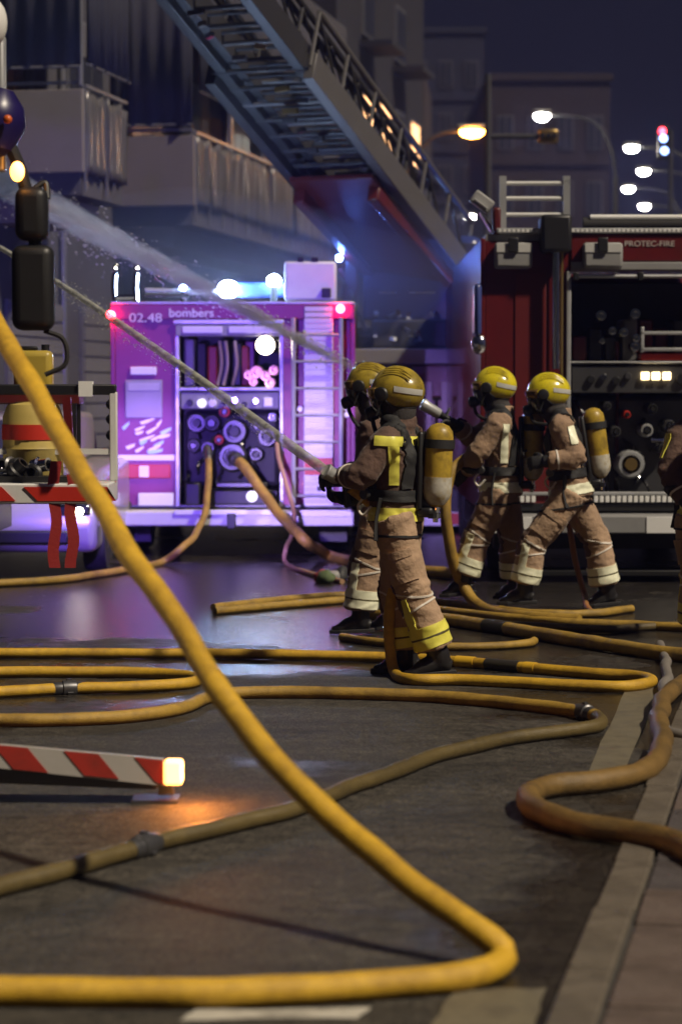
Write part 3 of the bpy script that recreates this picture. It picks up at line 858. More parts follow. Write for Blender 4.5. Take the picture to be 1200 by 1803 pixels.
B.box('pump_housing', M_steel, 1010, 696, 1300, 880, .35, .9, bevel=.05)
for (px, py, r, m) in ((1112, 818, .125, M_alu), (1085, 760, .05, M_steel), (1140, 758, .06, M_alu), (1180, 750, .055, M_steel), (1060, 745, .05, M_black), (1170, 790, .05, M_steel), (1035, 830, .07, M_steel), (1105, 730, .035, M_orange), (1070, 715, .04, M_steel), (1150, 720, .05, M_black)):
    o = B.disc('pump_outlet', m, px, py, r, .05, .36, hole=r * .65)
    B.disc('outlet_cap', M_brass if r > .1 else M_black, px, py, r * .5, .03, .3, o)
for k in range(14):
    px, py = random.uniform(1015, 1195), random.uniform(700, 860)
    MB().tube(catmull([B.vec(px, py, .3), B.vec(px + random.uniform(-14, 14), py + 14, .14), B.vec(px + random.uniform(-25, 25), py + 30, .3)], 5), random.uniform(.012, .02), 8).build('pipe', random.choice([M_chrome, M_steel, M_black, M_alu]), eB)
MB().cyl(B.vec(1148, 776, .1), B.vec(1185, 776, .1), .022, 8).build('handle', M_chrome, eB)
# sill, bumper
sl = B.box('sill', M_alu, 850, 866, 1356, 872, -.04, .05)
for k in range(44):
    a = 905 + k * 10
    if 940 < a < 1045: continue
    B.box('tread_plate', M_retro, a, 873, a + 7, 884, -.042, -.02, sl, bevel=.003)
B.box('under_sill', M_black, 850, 886, 1356, 900, -.02, .05)
bu = B.box('rear_bumper', M_grey, 852, 904, 1356, 935, -.4, .1, bevel=.012)
for k, (a, b_) in enumerate(((852, 868), (900, 930), (1128, 1200), (1270, 1345))):
    B.box('bumper_block', M_retro, a, 906, b_, 934, -.408, -.4005, bu, bevel=.002)
B.box('step', M_black, 880, 1000, 1356, 1010, -.3, .1)
B.box('step_edge', M_alu, 1138, 1022, 1356, 1028, -.35, -.3)
B.box('chassis', M_dark, 870, 925, 1340, 968, .12, 6.5)
B.box('mudflap', M_rubber, 860, 940, 935, 1005, .25, .27); B.box('mudflap', M_rubber, 1265, 940, 1340, 1005, .25, .27)
for px in (895, 1308):
    wheel(eB, B.x(px), .95, .5); wheel(eB, B.x(px), 5.6, .5)
# roof: ladder end, roll, floodlight
for px in (887, 1000):
    MB().box(B.x(px) - .03, B.x(px) + .03, .25, .31, B.z(412), B.z(305)).build('ladder_rail', M_alu, eB)
for py in (318, 345, 374):
    MB().cyl(B.vec(887, py, .28), B.vec(1003, py, .28), .019, 10).build('ladder_rung', M_white, eB)
MB().cyl(B.vec(1028, 392, .2), B.vec(1356, 392, .2), .062, 14).build('suction_hose_roll', M_rubber, eB)
MB().cyl(B.vec(1040, 380, .16), B.vec(1356, 380, .16), .022, 10).build('roof_tube', M_retro, eB)
B.box('roof_bracket', M_dred, 866, 365, 880, 412, -.02, .15, bevel=.02)
MB().tube([B.vec(866, 405, .1), B.vec(845, 372, .1)], .02, 8).build('floodlight_stand', M_chrome, eB)
fl = MB().bar(B.vec(832, 342, .1), B.vec(864, 366, .1), .11, .12).build('floodlight', M_grey, eB, bevel=.015)
MB().bar(B.vec(834, 350, .0), B.vec(856, 367, .0), .085, .01).build('floodlight_glass', MATS['lamp_glass_pale'], fl)
# left edge: blue panel and convex mirror
B.box('blue_side_panel', mat('blue_panel', (.05, .07, .25), .3), 833, 500, 846, 592, -.1, .3, bevel=.03)
MB().sphere(B.vec(842, 607, -.05), .07, .05, .085).build('convex_mirror', M_chrome, eB)

# ------------------------------------------------------------------ ladder truck C in the middle distance
D_C = 28.0
pc = P(725, 690, D_C)
eC = empty('ladder_truck', (pc.x, D_C, 0), 'dark red turntable ladder truck with its long ladder raised to upper left', 'ladder truck')
C = Face(eC, D_C)
C.box('deck', M_dred, 605, 642, 850, 700, 0, 6, bevel=.02)
C.box('deck_edge', M_grey, 605, 614, 850, 641, -.1, 6, bevel=.015)
for k in range(3):
    a = 612 + k * 79
    lk = C.box('locker', mat('locker_brown', (.20, .13, .12), .5), a, 704, a + 75, 840, 0, 5.8, bevel=.01)
    C.box('locker_door', mat('locker_shutter', (.30, .24, .24), .45), a + 6, 672, a + 69, 834, -.03, -.001, lk)
    C.box('locker_handle', M_chrome, a + 28, 780, a + 48, 786, -.05, -.031, lk)
C.box('locker_trim', M_alu, 792, 650, 800, 840, -.04, .02)
C.box('rear_bumper', M_retro, 610, 900, 850, 924, -.2, .2)
C.box('bumper_block', M_orange, 792, 902, 842, 922, -.21, -.2005)
C.box('lamp_cluster', M_retro, 800, 786, 814, 850, -.06, -.031)
C.box('chassis', M_dark, 620, 845, 840, 930, .2, 6)
for px in (640, 815):
    wheel(eC, C.x(px), 1.0, .48, .3)
# turntable pedestal
ped = MB().lathe((0.0, 2.2, C.z(640) + .002), (0, 0, 1), [(0, .95), (.08, .95), (.1, .8), (.35, .75), (.37, .9), (.45, .9)], 28).build('turntable', M_steel, eC)
for sx in (-1, 1):
    MB().prism([(sx * .62, .9, C.z(612)), (sx * .62, 3.0, C.z(612)), (sx * .62, 2.3, C.z(425)), (sx * .62, .9, C.z(445))], (sx * .18, 0, 0)).build('turntable_frame', M_dred, eC, bevel=.03)
C.box('turntable_panel', mat('dark_navy_panel', (.05, .03, .05), .35), 640, 455, 800, 560, .8, 1.2, bevel=.03)
C.box('control_box', M_dark, 655, 560, 835, 612, .5, 1.3, bevel=.03)
for (a, b_, c_, d_) in ((668, 508, 700, 512), (722, 508, 770, 512)):
    C.box('panel_trim', M_chrome, a, b_, c_, d_, .78, .799)
for k in range(14):
    px, py = random.uniform(625, 800), random.uniform(545, 605)
    MB().bar(C.vec(px, py, .45), C.vec(px + random.uniform(-12, 12), py + random.uniform(-10, 10), .4), .05, .04).build('chrome_fitting', random.choice([M_chrome, M_alu, M_retro, M_steel]), eC)
for k in range(8):
    px, py = 598 + k * 5 + random.uniform(-6, 6), 470 + k * 13
    MB().bar(C.vec(px, py, .4), C.vec(px + 10, py + 20, .4), .05, .04).build('hydraulic_fitting', random.choice([M_chrome, M_steel, M_dred]), eC)
cb = C.box('operator_cab', mat('cab_blue_lit', (.03, .05, .22), .25), 800, 405, 858, 560, .9, 2.2, bevel=.12)  # blue light on the cab is put into its colour
C.box('cab_window', M_wgl, 806, 420, 850, 480, .87, .899, cb)
bcn = MB().sphere(C.vec(735, 380, 2.0), .05, n=12, m_=8).build('beacon', M_strobe2, eC)
bcn2 = MB().sphere(C.vec(597, 452, .3), .035, n=12, m_=8).build('beacon', M_strobe3, eC)
MB().sphere(C.vec(852, 545, .6), .035, n=12, m_=8).build('beacon', M_strobe3, eC)
# the ladder itself: nested sections of side beams, rungs, bracing and handrails
L0 = C.vec(735, 455, 1.0); L1 = P(362, 0, 24.0) - eC.location
ld = (L1 - L0).normalized()
rv = ld.cross(Vector((0, 0, 1))).normalized()            # rung direction
if rv.x < 0: rv = -rv
nv = rv.cross(ld).normalized()
if nv.z < 0: nv = -nv
Ltot = (L1 - L0).length * 1.25
M_lad = mat('ladder_grey', (0.035, 0.034, 0.037), 0.5, metal=0.1, var=0.2, dirt=0.3)
M_lad2 = mat('ladder_pale', (0.11, 0.105, 0.105), 0.5, metal=0.1, var=0.15, dirt=0.2)
def ladder_section(s0, s1, hw, lift, hr, m, railm):
    root = eC
    for sgn in (-1, 1):
        a = L0 + ld * s0 + rv * (sgn * hw) + nv * lift; b_ = L0 + ld * s1 + rv * (sgn * hw) + nv * lift
        MB().bar(a, b_, .12, .30, ref=nv).build('side_beam', railm if sgn > 0 else m, root, bevel=.01)
        MB().cyl(a + nv * hr, b_ + nv * hr, .035, 8).build('handrail', railm, root)
        n = int((s1 - s0) / .75)
        for k in range(n + 1):
            q = a.lerp(b_, k / n)
            MB().cyl(q, q + nv * hr, .022, 6).build('rail_post', railm, root)
            if k < n:
                q2 = a.lerp(b_, (k + 1) / n)
                MB().cyl(q + nv * .05, q2 + nv * (hr - .02), .018, 6).build('rail_brace', m, root)
    n = int((s1 - s0) / .33)
    for k in range(n + 1):
        q = L0 + ld * (s0 + (s1 - s0) * k / n) + nv * (lift - .02)
        MB().cyl(q - rv * hw, q + rv * hw, .024, 8).build('rung', M_lad2 if k % 5 == 2 else m, root)
ladder_section(-.2, Ltot * .62, .56, 0.0, .62, M_lad, M_lad2)
ladder_section(.9, Ltot * .85, .44, .12, .5, M_lad, M_lad)
ladder_section(1.6, Ltot, .34, .22, .38, M_lad, M_lad)
# dark red belly plates under the base section
q0 = L0 + ld * -.3 - nv * .18; q1 = L0 + ld * 2.6 - nv * .18
MB().prism([q0 - rv * .5, q0 + rv * .5, q1 + rv * .5, q1 - rv * .5], -nv * .06).build('belly_plate', M_dred, eC, bevel=.01)
for sgn in (-1, 1):
    MB().bar(q0 + rv * .45 * sgn, L0 + ld * 2.4 + rv * .45 * sgn - nv * .3, .14, .2, ref=nv).build('lift_cylinder', M_dred, eC, bevel=.02)
for k in range(16):
    s_ = 2.6 + k * .22
    q = L0 + ld * s_ + rv * random.uniform(-.4, .4) - nv * .12
    MB().bar(q, q + rv * random.uniform(.06, .2) + ld * random.uniform(-.05, .05), .05, .05).build('cable_guide', random.choice([M_chrome, M_lad2, M_brass, M_steel]), eC)

# ------------------------------------------------------------------ truck D: platform truck along the left edge, facing the camera
XD = -1.5
eD = empty('platform_truck', (XD, 12.5, 0), 'platform truck on the left edge, black mirrors and red and white striped deck', 'truck')
def dl(px, py, D):
    return P(px, py, D) - Vector((XD, 12.5, 0))
M_cab = mat('cab_white', (.55, .53, .52), .35, coat=.4, dirt=.3)
MB().box(-2.4, -.03, -5.2, -2.9, .55, 3.0).build('cab', M_cab, eD, bevel=.12, seg=4)
MB().box(-2.4, -.95, -2.85, 5.5, .62, .86).build('chassis', M_steel, eD, bevel=.01)
wheel(eD, -.22, -3.9, .5); wheel(eD, -2.2, -3.9, .5); wheel(eD, -1.05, 1.9, .5); wheel(eD, -2.2, 1.9, .5)
zd = dl(100, 866, 15.6).z
dk = MB().box(-2.4, .02, 2.9, 3.55, zd - .07, zd + .06).build('deck', M_white, eD, bevel=.01)
for k in range(6):
    x0 = -2.35 + k * .5 - .17
    MB().prism([(max(-2.39, x0), 2.897, zd + .04), (min(.015, x0 + .36), 2.897, zd + .04), (min(.015, x0 + .45), 2.897, zd - .05), (max(-2.39, x0 + .09), 2.897, zd - .05)], (0, -.006, 0)).build('red_stripe', M_orange, dk)
D2 = 15.9
x200 = dl(200, 690, D2).x
zt = dl(200, 690, D2).z
MB().box(x200 - .025, x200 + .025, D2 - 12.5 - .03, D2 - 12.5 + .03, zd + .06, zt).build('deck_post', M_white, eD, bevel=.008)
rl = MB().box(-1.6, x200 + .02, D2 - 12.53, D2 - 12.47, zt - .02, zt + .05).build('deck_rail', M_black, eD, bevel=.01)
a = dl(140, 690, D2).x; MB().box(a, a + .09, D2 - 12.55, D2 - 12.45, zt - .03, zt + .07).build('rail_sleeve', M_retro, rl)
MB().box(-1.6, x200 - .03, D2 - 12.52, D2 - 12.48, dl(0, 800, D2).z, dl(0, 790, D2).z).build('deck_rail', M_white, eD)
for px in (96, 126):
    q = dl(px, 830, 15.4)
    zb = dl(px, 1000, 15.4).z; zt2 = dl(px, 835 if px > 100 else 812, 15.4).z
    vs_ = []; n = 12
    t_ = MB()
    for k in range(n + 1):
        z_ = zt2 + (zb - zt2) * k / n; w_ = .035; sway = .012 * math.sin(k * .9 + px)
        t_.v += [Vector((q.x - w_ + sway, q.y, z_)), Vector((q.x + w_ + sway, q.y + .01, z_)), Vector((q.x + w_ + sway, q.y + .018, z_)), Vector((q.x - w_ + sway, q.y + .008, z_))]
    for k in range(n):
        for j in range(4):
            a0 = k * 4 + j; b0 = k * 4 + (j + 1) % 4; t_.f.append((a0, b0, b0 + 4, a0 + 4))
    t_.build('hanging_strap', mat('red_webbing', (.30, .015, .012), .7, bump=.3), eD, smooth=60)
q = dl(125, 750, 15.3)
MB().bar(dl(118, 700, 15.3), dl(124, 800, 15.3), .06, .05).build('red_support', M_red, eD)
# mirrors, indicator, beacon on the near cab edge
Dm = 10.9
arm = catmull([dl(-20, 190, Dm), dl(22, 265, Dm), dl(45, 330, Dm), dl(62, 420, Dm), dl(60, 500, Dm)], 6)
MB().tube(arm, .03, 10).build('mirror_arm', M_black, eD)
def mirror(px0, py0, px1, py1):
    a, b_ = dl(px0, py0, Dm), dl(px1, py1, Dm)
    o = MB().box(a.x, b_.x, a.y - .07, a.y + .06, b_.z, a.z).build('mirror_housing', M_black, eD, bevel=.045, seg=4)
    MB().box(a.x + .03, b_.x - .03, a.y + .061, a.y + .066, b_.z + .03, a.z - .03).build('mirror_glass', M_chrome, o)
mirror(22, 432, 97, 582); mirror(28, 330, 86, 425)
MB().tube(catmull([dl(58, 335, Dm), dl(80, 322, Dm + .02), dl(84, 350, Dm)], 6), .014, 8).build('mirror_bracket', M_black, eD)
MB().tube(catmull([dl(78, 582, Dm), dl(112, 598, Dm), dl(116, 640, Dm), dl(80, 660, Dm)], 6), .011, 8).build('mirror_cable', M_rubber, eD)
o = MB().sphere(dl(31, 302, Dm - .1), .032, .03, .045).build('indicator_lamp', M_amb, eD)
o = MB().lathe(dl(-22, 272, Dm), (.25, 0, 1), [(0, .06), (.04, .11), (.16, .14), (.24, .11), (.3, .05)], 18).build('blue_beacon', mat('beacon_blue_lens', (.012, .007, .07), .35, var=.3), eD)
MB().sphere(dl(14, 210, Dm - .15), .02).build('beacon_reflector', mat('beacon_orange', (.6, .12, .02), .3), o)
MB().sphere(dl(-14, 40, Dm), .07, .07, .11).build('horn', M_white, eD)
MB().box(dl(-10, 0, Dm).x, dl(6, 0, Dm).x, Dm - 12.5, Dm - 12.4, dl(0, 300, Dm).z, dl(0, 60, Dm).z).build('cab_grab_rail', M_alu, eD, bevel=.01)
# outrigger stabiliser
Do = 9.45
og = MB().box(dl(-260, 0, Do).x, dl(285, 0, Do).x, Do - 12.5 - .02, Do - 12.5 + .16, dl(0, 1400, Do).z, dl(0, 1362, Do).z)
fo = Do - 12.5
zA, zB = dl(0, 1312, Do).z, dl(0, 1372, Do).z
xa, xb = dl(-200, 0, Do).x, dl(284, 0, Do).x
leg = MB().prism([(dl(-240, 0, Do).x, fo, .24), (dl(-240, 0, Do).x, fo, .10), (dl(200, 0, Do).x, fo, .06), (dl(270, 0, Do).x, fo, .055), (dl(282, 0, Do).x, fo, .09), (dl(262, 0, Do).x, fo, .105)], (0, .16, 0)).build('outrigger_leg', M_steel, eD, bevel=.012)
zf = lambda x: 0.238 - (x - dl(0, 0, Do).x) * 0.089
board = MB().prism([(xa, fo - .03, zf(xa)), (xb, fo - .03, zf(xb)), (xb, fo - .03, zf(xb) - .106), (xa, fo - .03, zf(xa) - .085)], (0, .025, 0)).build('warning_board', mat('board_white', (.45, .43, .40), .4, dirt=.35, dcol=(.2, .18, .16)), leg)
x = dl(-145, 0, Do).x
while x < xb:
    w_ = .135
    x1 = min(x + w_, xb - .075)
    MB().prism([(x, fo - .0335, zf(x) - .003), (min(x + w_, xb - .002), fo - .0335, zf(x + w_) - .003), (min(x + w_ + .08, xb - .002), fo - .0335, zf(x + w_ + .08) - .094), (min(x + .08, xb - .002), fo - .0335, zf(x + .08) - .092)], (0, .003, 0)).build('red_chevron', mat('dull_red_sheeting', (.36, .03, .02), .5, var=.25, dirt=.6, dcol=(.12, .03, .02), dscale=9), leg)
    x += .277
lm = MB().box(dl(284, 0, Do).x + .002, dl(318, 0, Do).x, fo - .05, fo + .04, dl(0, 1380, Do).z, dl(0, 1337, Do).z).build('warning_lamp', glow('outrigger_amber', (1.0, .38, .08), 3.2), leg, bevel=.012)
pl_ = bpy.data.lights.new('warning_lamp_light', 'POINT'); pl_.energy = 9; pl_.color = (1, .30, .04); pl_.shadow_soft_size = .03
plo = bpy.data.objects.new('warning_lamp_light', pl_); COL.objects.link(plo); plo.parent = leg
pl_.energy = 6
plo.location = (dl(318, 0, Do).x + .05, fo - .03, dl(0, 1355, Do).z)
MB().prism([(dl(272, 0, Do).x, fo + .03, .03), (dl(300, 0, Do).x, fo + .03, .03), (dl(288, 0, Do).x, fo + .03, .12), (dl(276, 0, Do).x, fo + .03, .12)], (0, .1, 0)).build('foot_bracket', M_steel, leg)
MB().box(dl(225, 0, Do).x, dl(308, 0, Do).x, fo - .01, fo + .15, 0, .014).build('foot_pad', M_steel, leg)
# things lying on truck D's deck
q = dl(58, 650, 16.0) + Vector((XD, 12.5, 0))
zdk = zd + .06
dr = empty('chemical_drum', (q.x, 16.0, zdk), 'yellow drum with red band standing on the striped truck deck', 'drum')
zz = P(58, 640, 16.0).z - zdk
MB().lathe((0, 0, 0), (0, 0, 1), [(0, .19), (.02, .2), (.2, .2), (.21, .207), (.23, .2), (.42, .2), (.5, .17), (.52, .1)], 24).build('body', mat('drum_cream', (.55, .42, .12), .45, dirt=.5), dr)
MB().lathe((0, 0, .27), (0, 0, 1), [(0, .201), (.0, .206), (.1, .206), (.1, .201)], 24).build('band', M_orange, dr)
jc = empty('jerrycan', (P(60, 690, 16.3).x, 16.3, P(60, 688, 16.3).z), 'yellow canister under the black mirror', 'canister')
b = MB().box(-.13, .13, -.08, .08, 0, .27).build('body', mat('canister_yellow', (.45, .33, .05), .4), jc, bevel=.04, seg=3)
MB().box(-.09, .03, -.02, .02, .271, .30).build('handle', M_black, jc, bevel=.01)
MB().cyl((.08, 0, .272), (.08, 0, .31), .028, 12).build('cap', M_black, jc)
st = empty('equipment_rack', (P(60, 690, 16.3).x, 16.3, zdk), 'dark red rack under the yellow canister on the truck deck', 'rack')
zr = P(60, 688, 16.3).z - zdk
MB().box(-.3, .32, -.15, .15, zr - .09, zr - .002).build('top', M_dred, st, bevel=.01)
for sx in (-.28, .28):
    for sy in (-.13, .13):
        MB().box(sx - .02, sx + .02, sy - .02, sy + .02, 0, zr - .09).build('leg', M_black, st)
ex = empty('hose_coupling_pile', (P(40, 690, 15.7).x, 15.7, zdk), 'heap of black and chrome couplings at the deck edge', 'couplings')
for k in range(6):
    c = Vector((random.uniform(-.25, .28), random.uniform(-.08, .08), .05 + .05 * (k // 3)))
    MB().lathe(c, (random.uniform(-1, 1), random.uniform(-1, .2), .1), [(0, .05), (.02, .06), (.05, .06), (.06, .045), (.12, .045), (.12, .03), (.02, .03)], 14).build('coupling', [M_black, M_chrome, M_black, M_steel, M_black, M_chrome][k], ex)
MB().box(-.32, .35, -.14, .14, .0, .04).build('tray', M_black, ex)
# silver car half hidden under the deck
cx = P(0, 690, 21.0).x
car = empty('parked_car', (cx, 21.0, 0), 'silver car glimpsed under the striped truck deck, headlights on', 'car')
M_silver = mat('silver_paint', (.52, .50, .47), .3, metal=.3, coat=.5, dirt=.2)
prof = [(0.0, .22), (-.06, .34), (-.08, .52), (0.0, .66), (.25, .80), (1.0, .92), (3.9, .98), (4.15, .92), (4.2, .4), (4.1, .22)]
MB().prism([(-.62, 1.0, .925), (-.62, 1.7, 1.38), (-.62, 2.1, 1.44), (-.62, 3.2, 1.42), (-.62, 3.8, .985)], (1.1, 0, 0)).build('cabin', M_silver, car, bevel=.06, seg=3)
MB().prism([(-.84, y_, z_) for y_, z_ in prof], (1.68, 0, 0)).build('body', M_silver, car, bevel=.09, seg=4)
MB().box(-.6, .6, -.095, -.05, .30, .42).build('lower_grille', M_black, car, bevel=.02)
MB().prism([(-.56, 1.03, .96), (-.56, 1.62, 1.34), (-.56, 1.60, 1.36), (-.56, 1.0, .98)], (.98, 0, 0)).build('windscreen', M_wgl, car)
for sx in (-.62, .62):
    h_ = MB().box(sx - .17, sx + .17, -.06, .12, .52, .65).build('headlight', M_chrome, car, bevel=.03)
    MB().sphere((sx + .07, -.07, .585), .035).build('bulb', M_work, h_)
for sx in (-.76, .76):
    wheel(car, sx, .75, .31, .2); wheel(car, sx, 3.4, .31, .2)
# added blue-violet spots that wash the rear of engine A
spot('added_spot', P(198, 712, 16.6), P(300, 760, D_A), (.20, .09, 1.0), 1150, 46, .6)
spot('added_spot', P(198, 738, 16.6), P(258, 785, D_A), (.42, .22, 1.0), 1500, 9, .9)
spot('added_spot', P(198, 766, 16.6), P(590, 850, D_A), (.66, .5, 1.0), 1300, 20, .9)
for py in (712, 738, 766):                       # bodies added on the deck post to house the added spots
    c = dl(198, py, 16.55)
    h_ = MB().lathe(c - Vector((0, .12, 0)), (0, 1, 0), [(0, .02), (.02, .035), (.10, .04)], 14).build('added_lamp_body', M_black, eD)
    MB().bar(c - Vector((0, .12, 0)), dl(199, py, D2), .02).build('added_lamp_bracket', M_black, h_)

# ================================================================== hoses on the wet road
def hose_path(pts, r, sub=10):
    out = []
    for q in pts:
        out.append(G(q[0], q[1], r) if len(q) == 2 else P(*q))
    return catmull(out, sub)
def hose(label, pts, r, m, couplings=(), sleeves=(), flat=1.0, sub=10, group=None, wob=0.02, n=14):
    path = hose_path(pts, r, sub)
    # resample evenly
    L_ = [0.0]
    for i in range(1, len(path)): L_.append(L_[-1] + (path[i] - path[i - 1]).length)
    step = max(.04, L_[-1] / 260); ns = max(8, int(L_[-1] / step)); ev = []; j = 0
    for k in range(ns + 1):
        t = L_[-1] * k / ns
        while j < len(L_) - 2 and L_[j + 1] < t: j += 1
        f = (t - L_[j]) / max(1e-6, L_[j + 1] - L_[j]); ev.append(path[j].lerp(path[j + 1], min(1, f)))
    rs = [r * (1 + wob * math.sin(k * .9) * .5 + wob * noise.noise(Vector((k * .21, r * 90, len(pts)))) * 2) for k in range(len(ev))]
    ev = [p + Vector((noise.noise(Vector((k * .12, 1.7, len(pts)))), noise.noise(Vector((k * .12, 9.3, len(pts)))), 0)) * .02 for k, p in enumerate(ev)]
    rt = empty('fire_hose', (ev[len(ev) // 2].x, ev[len(ev) // 2].y, 0), label, 'fire hose', group)
    off = rt.location
    MB().tube([p - off for p in ev], rs, n, flat=flat).build('hose_tube', m, rt, smooth=70)
    for c in couplings:
        k = int(c * (len(ev) - 2)); a = ev[k] - off; d = (ev[k + 1] - ev[k]).normalized()
        o = MB().lathe(a - d * .09, d, [(0, r * 1.02), (.01, r * 1.12), (.05, r * 1.12), (.055, r * 1.35), (.08, r * 1.4), (.10, r * 1.4), (.125, r * 1.35), (.13, r * 1.12), (.17, r * 1.12), (.18, r * 1.02)], 16).build('coupling', M_steel, rt)
        for s_ in range(3):
            u = d.cross(Vector((0, 0, 1))).normalized(); v = d.cross(u); an = s_ * 2.1 + .5
            e = u * math.cos(an) + v * math.sin(an)
            MB().bar(a + e * r * 1.3, a + e * r * 1.62, .03, .02).build('lug', M_steel, o)
    for (c0, c1, mm) in sleeves:
        a, b_ = int(c0 * (len(ev) - 1)), int(c1 * (len(ev) - 1))
        seg_ = [ev[k] - off for k in range(a, max(b_, a + 1) + 1)]
        MB().tube(seg_, [rs[k] * 1.05 + .002 for k in range(a, max(b_, a + 1) + 1)], n, flat=flat).build('sleeve', mm, rt, smooth=70)
    return rt
M_blk = mat('black_sleeve_and_shadow', (.03, .027, .022), .5, var=.3)
M_hoseShade = mat('shaded_ochre_hose', (0.12, 0.088, 0.03), 0.4, var=0.3, scale=24, bump=0.5, bscale=160, dirt=0.95, dcol=(0.04, 0.03, 0.014), dscale=2.2)  # ochre hose with its shade put into the colour
M_pal = mat('yellow_sleeve', (.70, .42, .03), .45, var=.1)
hose('thick yellow hose slanting across the foreground and doubling back along the bottom edge',
     [(-120, 1744), (120, 1747), (350, 1747), (560, 1742), (740, 1728), (840, 1712), (890, 1690, 6.68), (878, 1662, 6.72), (820, 1620, 6.80), (700, 1537, 6.98), (560, 1420, 7.24), (440, 1285, 7.52),
      (350, 1163, 7.78), (250, 1003, 8.18), (150, 843, 8.62), (60, 690, 9.1), (0, 580, 9.5), (-50, 490, 9.85)], .0395, M_hoseY, wob=.03, n=20)
hose('yellow hose hanging from the front firefighter, looping right and running left across the road',
     [(612, 858, 13.68), (645, 884, 13.76), (688, 925, 13.78), (700, 985, 13.78), (690, 1040, 13.78), (685, 1090, 13.76), (685, 1150, 13.74), (694, 1186, 13.66), (725, 1196), (800, 1197), (900, 1201), (1020, 1207), (1105, 1208), (1146, 1200), (1120, 1190), (1040, 1185), (930, 1176),
      (820, 1166), (700, 1158), (560, 1154), (400, 1151), (200, 1150), (-60, 1150)], .032, M_hoseY, sleeves=((.545, .575, M_blk), (.53, .542, M_pal), (.585, .60, M_pal)), wob=.015)
hose('yellow hose making a hairpin at the left with a black coupling on it',
     [(-80, 1184), (100, 1183), (240, 1184), (320, 1189), (345, 1196), (325, 1204), (240, 1209), (120, 1212), (20, 1218), (-80, 1224)], .032, M_hoseY, couplings=(.80,), wob=.015)
hose('ochre hose running from the left edge to a bend near the kerb',
     [(-80, 1268), (100, 1267), (230, 1261), (315, 1249), (352, 1233), (385, 1223), (450, 1219), (600, 1220), (760, 1226), (900, 1238), (1010, 1252), (1050, 1261)], .033, M_hoseO, couplings=(.985,), wob=.03)  # end coupling added where the hose changes to its shaded colour
hose('shaded run of the ochre hose sweeping from the bend near the kerb to the lower left',
     [(1050, 1262), (1062, 1270), (1044, 1279), (980, 1288), (880, 1303), (780, 1327), (690, 1359), (600, 1393), (500, 1429), (400, 1453), (280, 1483), (150, 1521), (20, 1557), (-80, 1585)], .033, M_hoseShade, couplings=(.80,), wob=.03)  # continues the ochre hose, darkened by colour for its shade
hose('thick dirty hose in an S bend by the kerb on the right',
     [(1290, 1540), (1200, 1488), (1120, 1468), (1040, 1456), (975, 1440), (938, 1418), (935, 1398), (975, 1383), (1050, 1376), (1120, 1362), (1158, 1338), (1163, 1300), (1160, 1262), (1172, 1228), (1205, 1202), (1290, 1180)], .046, mat('brown_hose', (.19, .115, .032), .42, var=.35, scale=20, bump=.5, bscale=160, dirt=.95, dcol=(.045, .032, .015), dscale=2.6), wob=.05, n=18)
hose('flat grey hose end draped over the kerb at the right edge', [(1163, 1135), (1172, 1165), (1170, 1205), (1160, 1240), (1168, 1275), (1182, 1292), (1230, 1300)], .03, mat('grey_hose', (.2, .18, .16), .6, dirt=.5), wob=.06)
hose('broad ochre hose with one painted shadow patch crossing to the right behind the front firefighter',
     [(640, 1078), (720, 1084), (800, 1093), (880, 1105), (960, 1118), (1060, 1134), (1160, 1149), (1260, 1158)], .044, M_hoseO, sleeves=((.36, .42, M_blk),), wob=.04)  # the black sleeve here stands in for a shadow on the hose
hose('upper of the two thin yellow hoses pointing left past the far boots', [(374, 1070), (450, 1061), (540, 1052), (620, 1048), (720, 1056), (830, 1066), (930, 1079), (1040, 1080), (1110, 1072)], .03, M_hoseO, wob=.05)
hose('lower of the two thin yellow hoses pointing left past the far boots', [(378, 1076), (470, 1068), (560, 1060), (640, 1056), (700, 1063), (790, 1076), (900, 1088), (1000, 1096), (1110, 1100), (1230, 1106)], .03, M_hoseO, wob=.05)
hose('short ochre hose lying behind the front firefighter, curling at its right end', [(600, 1122), (660, 1130), (760, 1138), (860, 1138), (925, 1133), (940, 1128)], .026, M_hoseO, wob=.04)
hose('dark thin hose beneath the right hand boots', [(880, 1100), (960, 1103), (1060, 1108), (1130, 1104), (1230, 1098)], .028, M_hoseD, wob=.04)
hose('tan hose dropping from the purple engine pump and curving off to the left edge',
     [(365, 793, 24.1), (367, 830, 23.9), (366, 872, 23.7), (354, 922, 23.3), (325, 962, 22.5), (285, 990), (240, 999), (180, 1010), (100, 1021), (-40, 1029)], .034, M_hoseO, couplings=(.01,), wob=.02)
hose('thick tan hose running from the purple engine pump down to the right',
     [(408, 806, 24.1), (430, 820, 23.9), (462, 866, 23.7), (498, 912, 23.3), (535, 950, 22.4), (580, 978), (640, 992), (720, 1003), (800, 1010)], .052, M_hoseO, wob=.02, couplings=(.02,))
hose('thin pink tan hose hanging by the purple engine locker into a loop', [(487, 780, 24.0), (496, 830, 23.8), (512, 880, 23.6), (516, 930, 23.2), (503, 965, 22.6), (502, 992), (540, 1008), (600, 1024)], .022, mat('pinkish_hose', (.42, .25, .14), .55, dirt=.4), wob=.02)
hose('hose hanging behind the front firefighter cylinder', [(838, 800, 17.95), (812, 812, 17.8), (792, 835, 17.72), (786, 880, 17.7), (786, 930, 17.7), (796, 985, 17.75), (815, 1030, 17.8), (850, 1072), (930, 1086), (1020, 1092)], .042, M_hoseO, wob=.02)
hose('thin orange brown hose trailing between the legs of the rightmost full figure', [(985, 860, 18.0), (1002, 930, 18.02), (1016, 1000, 18.05), (1027, 1050, 18.0), (1040, 1078)], .022, mat('rust_hose', (.36, .16, .05), .55, dirt=.4), wob=.03)

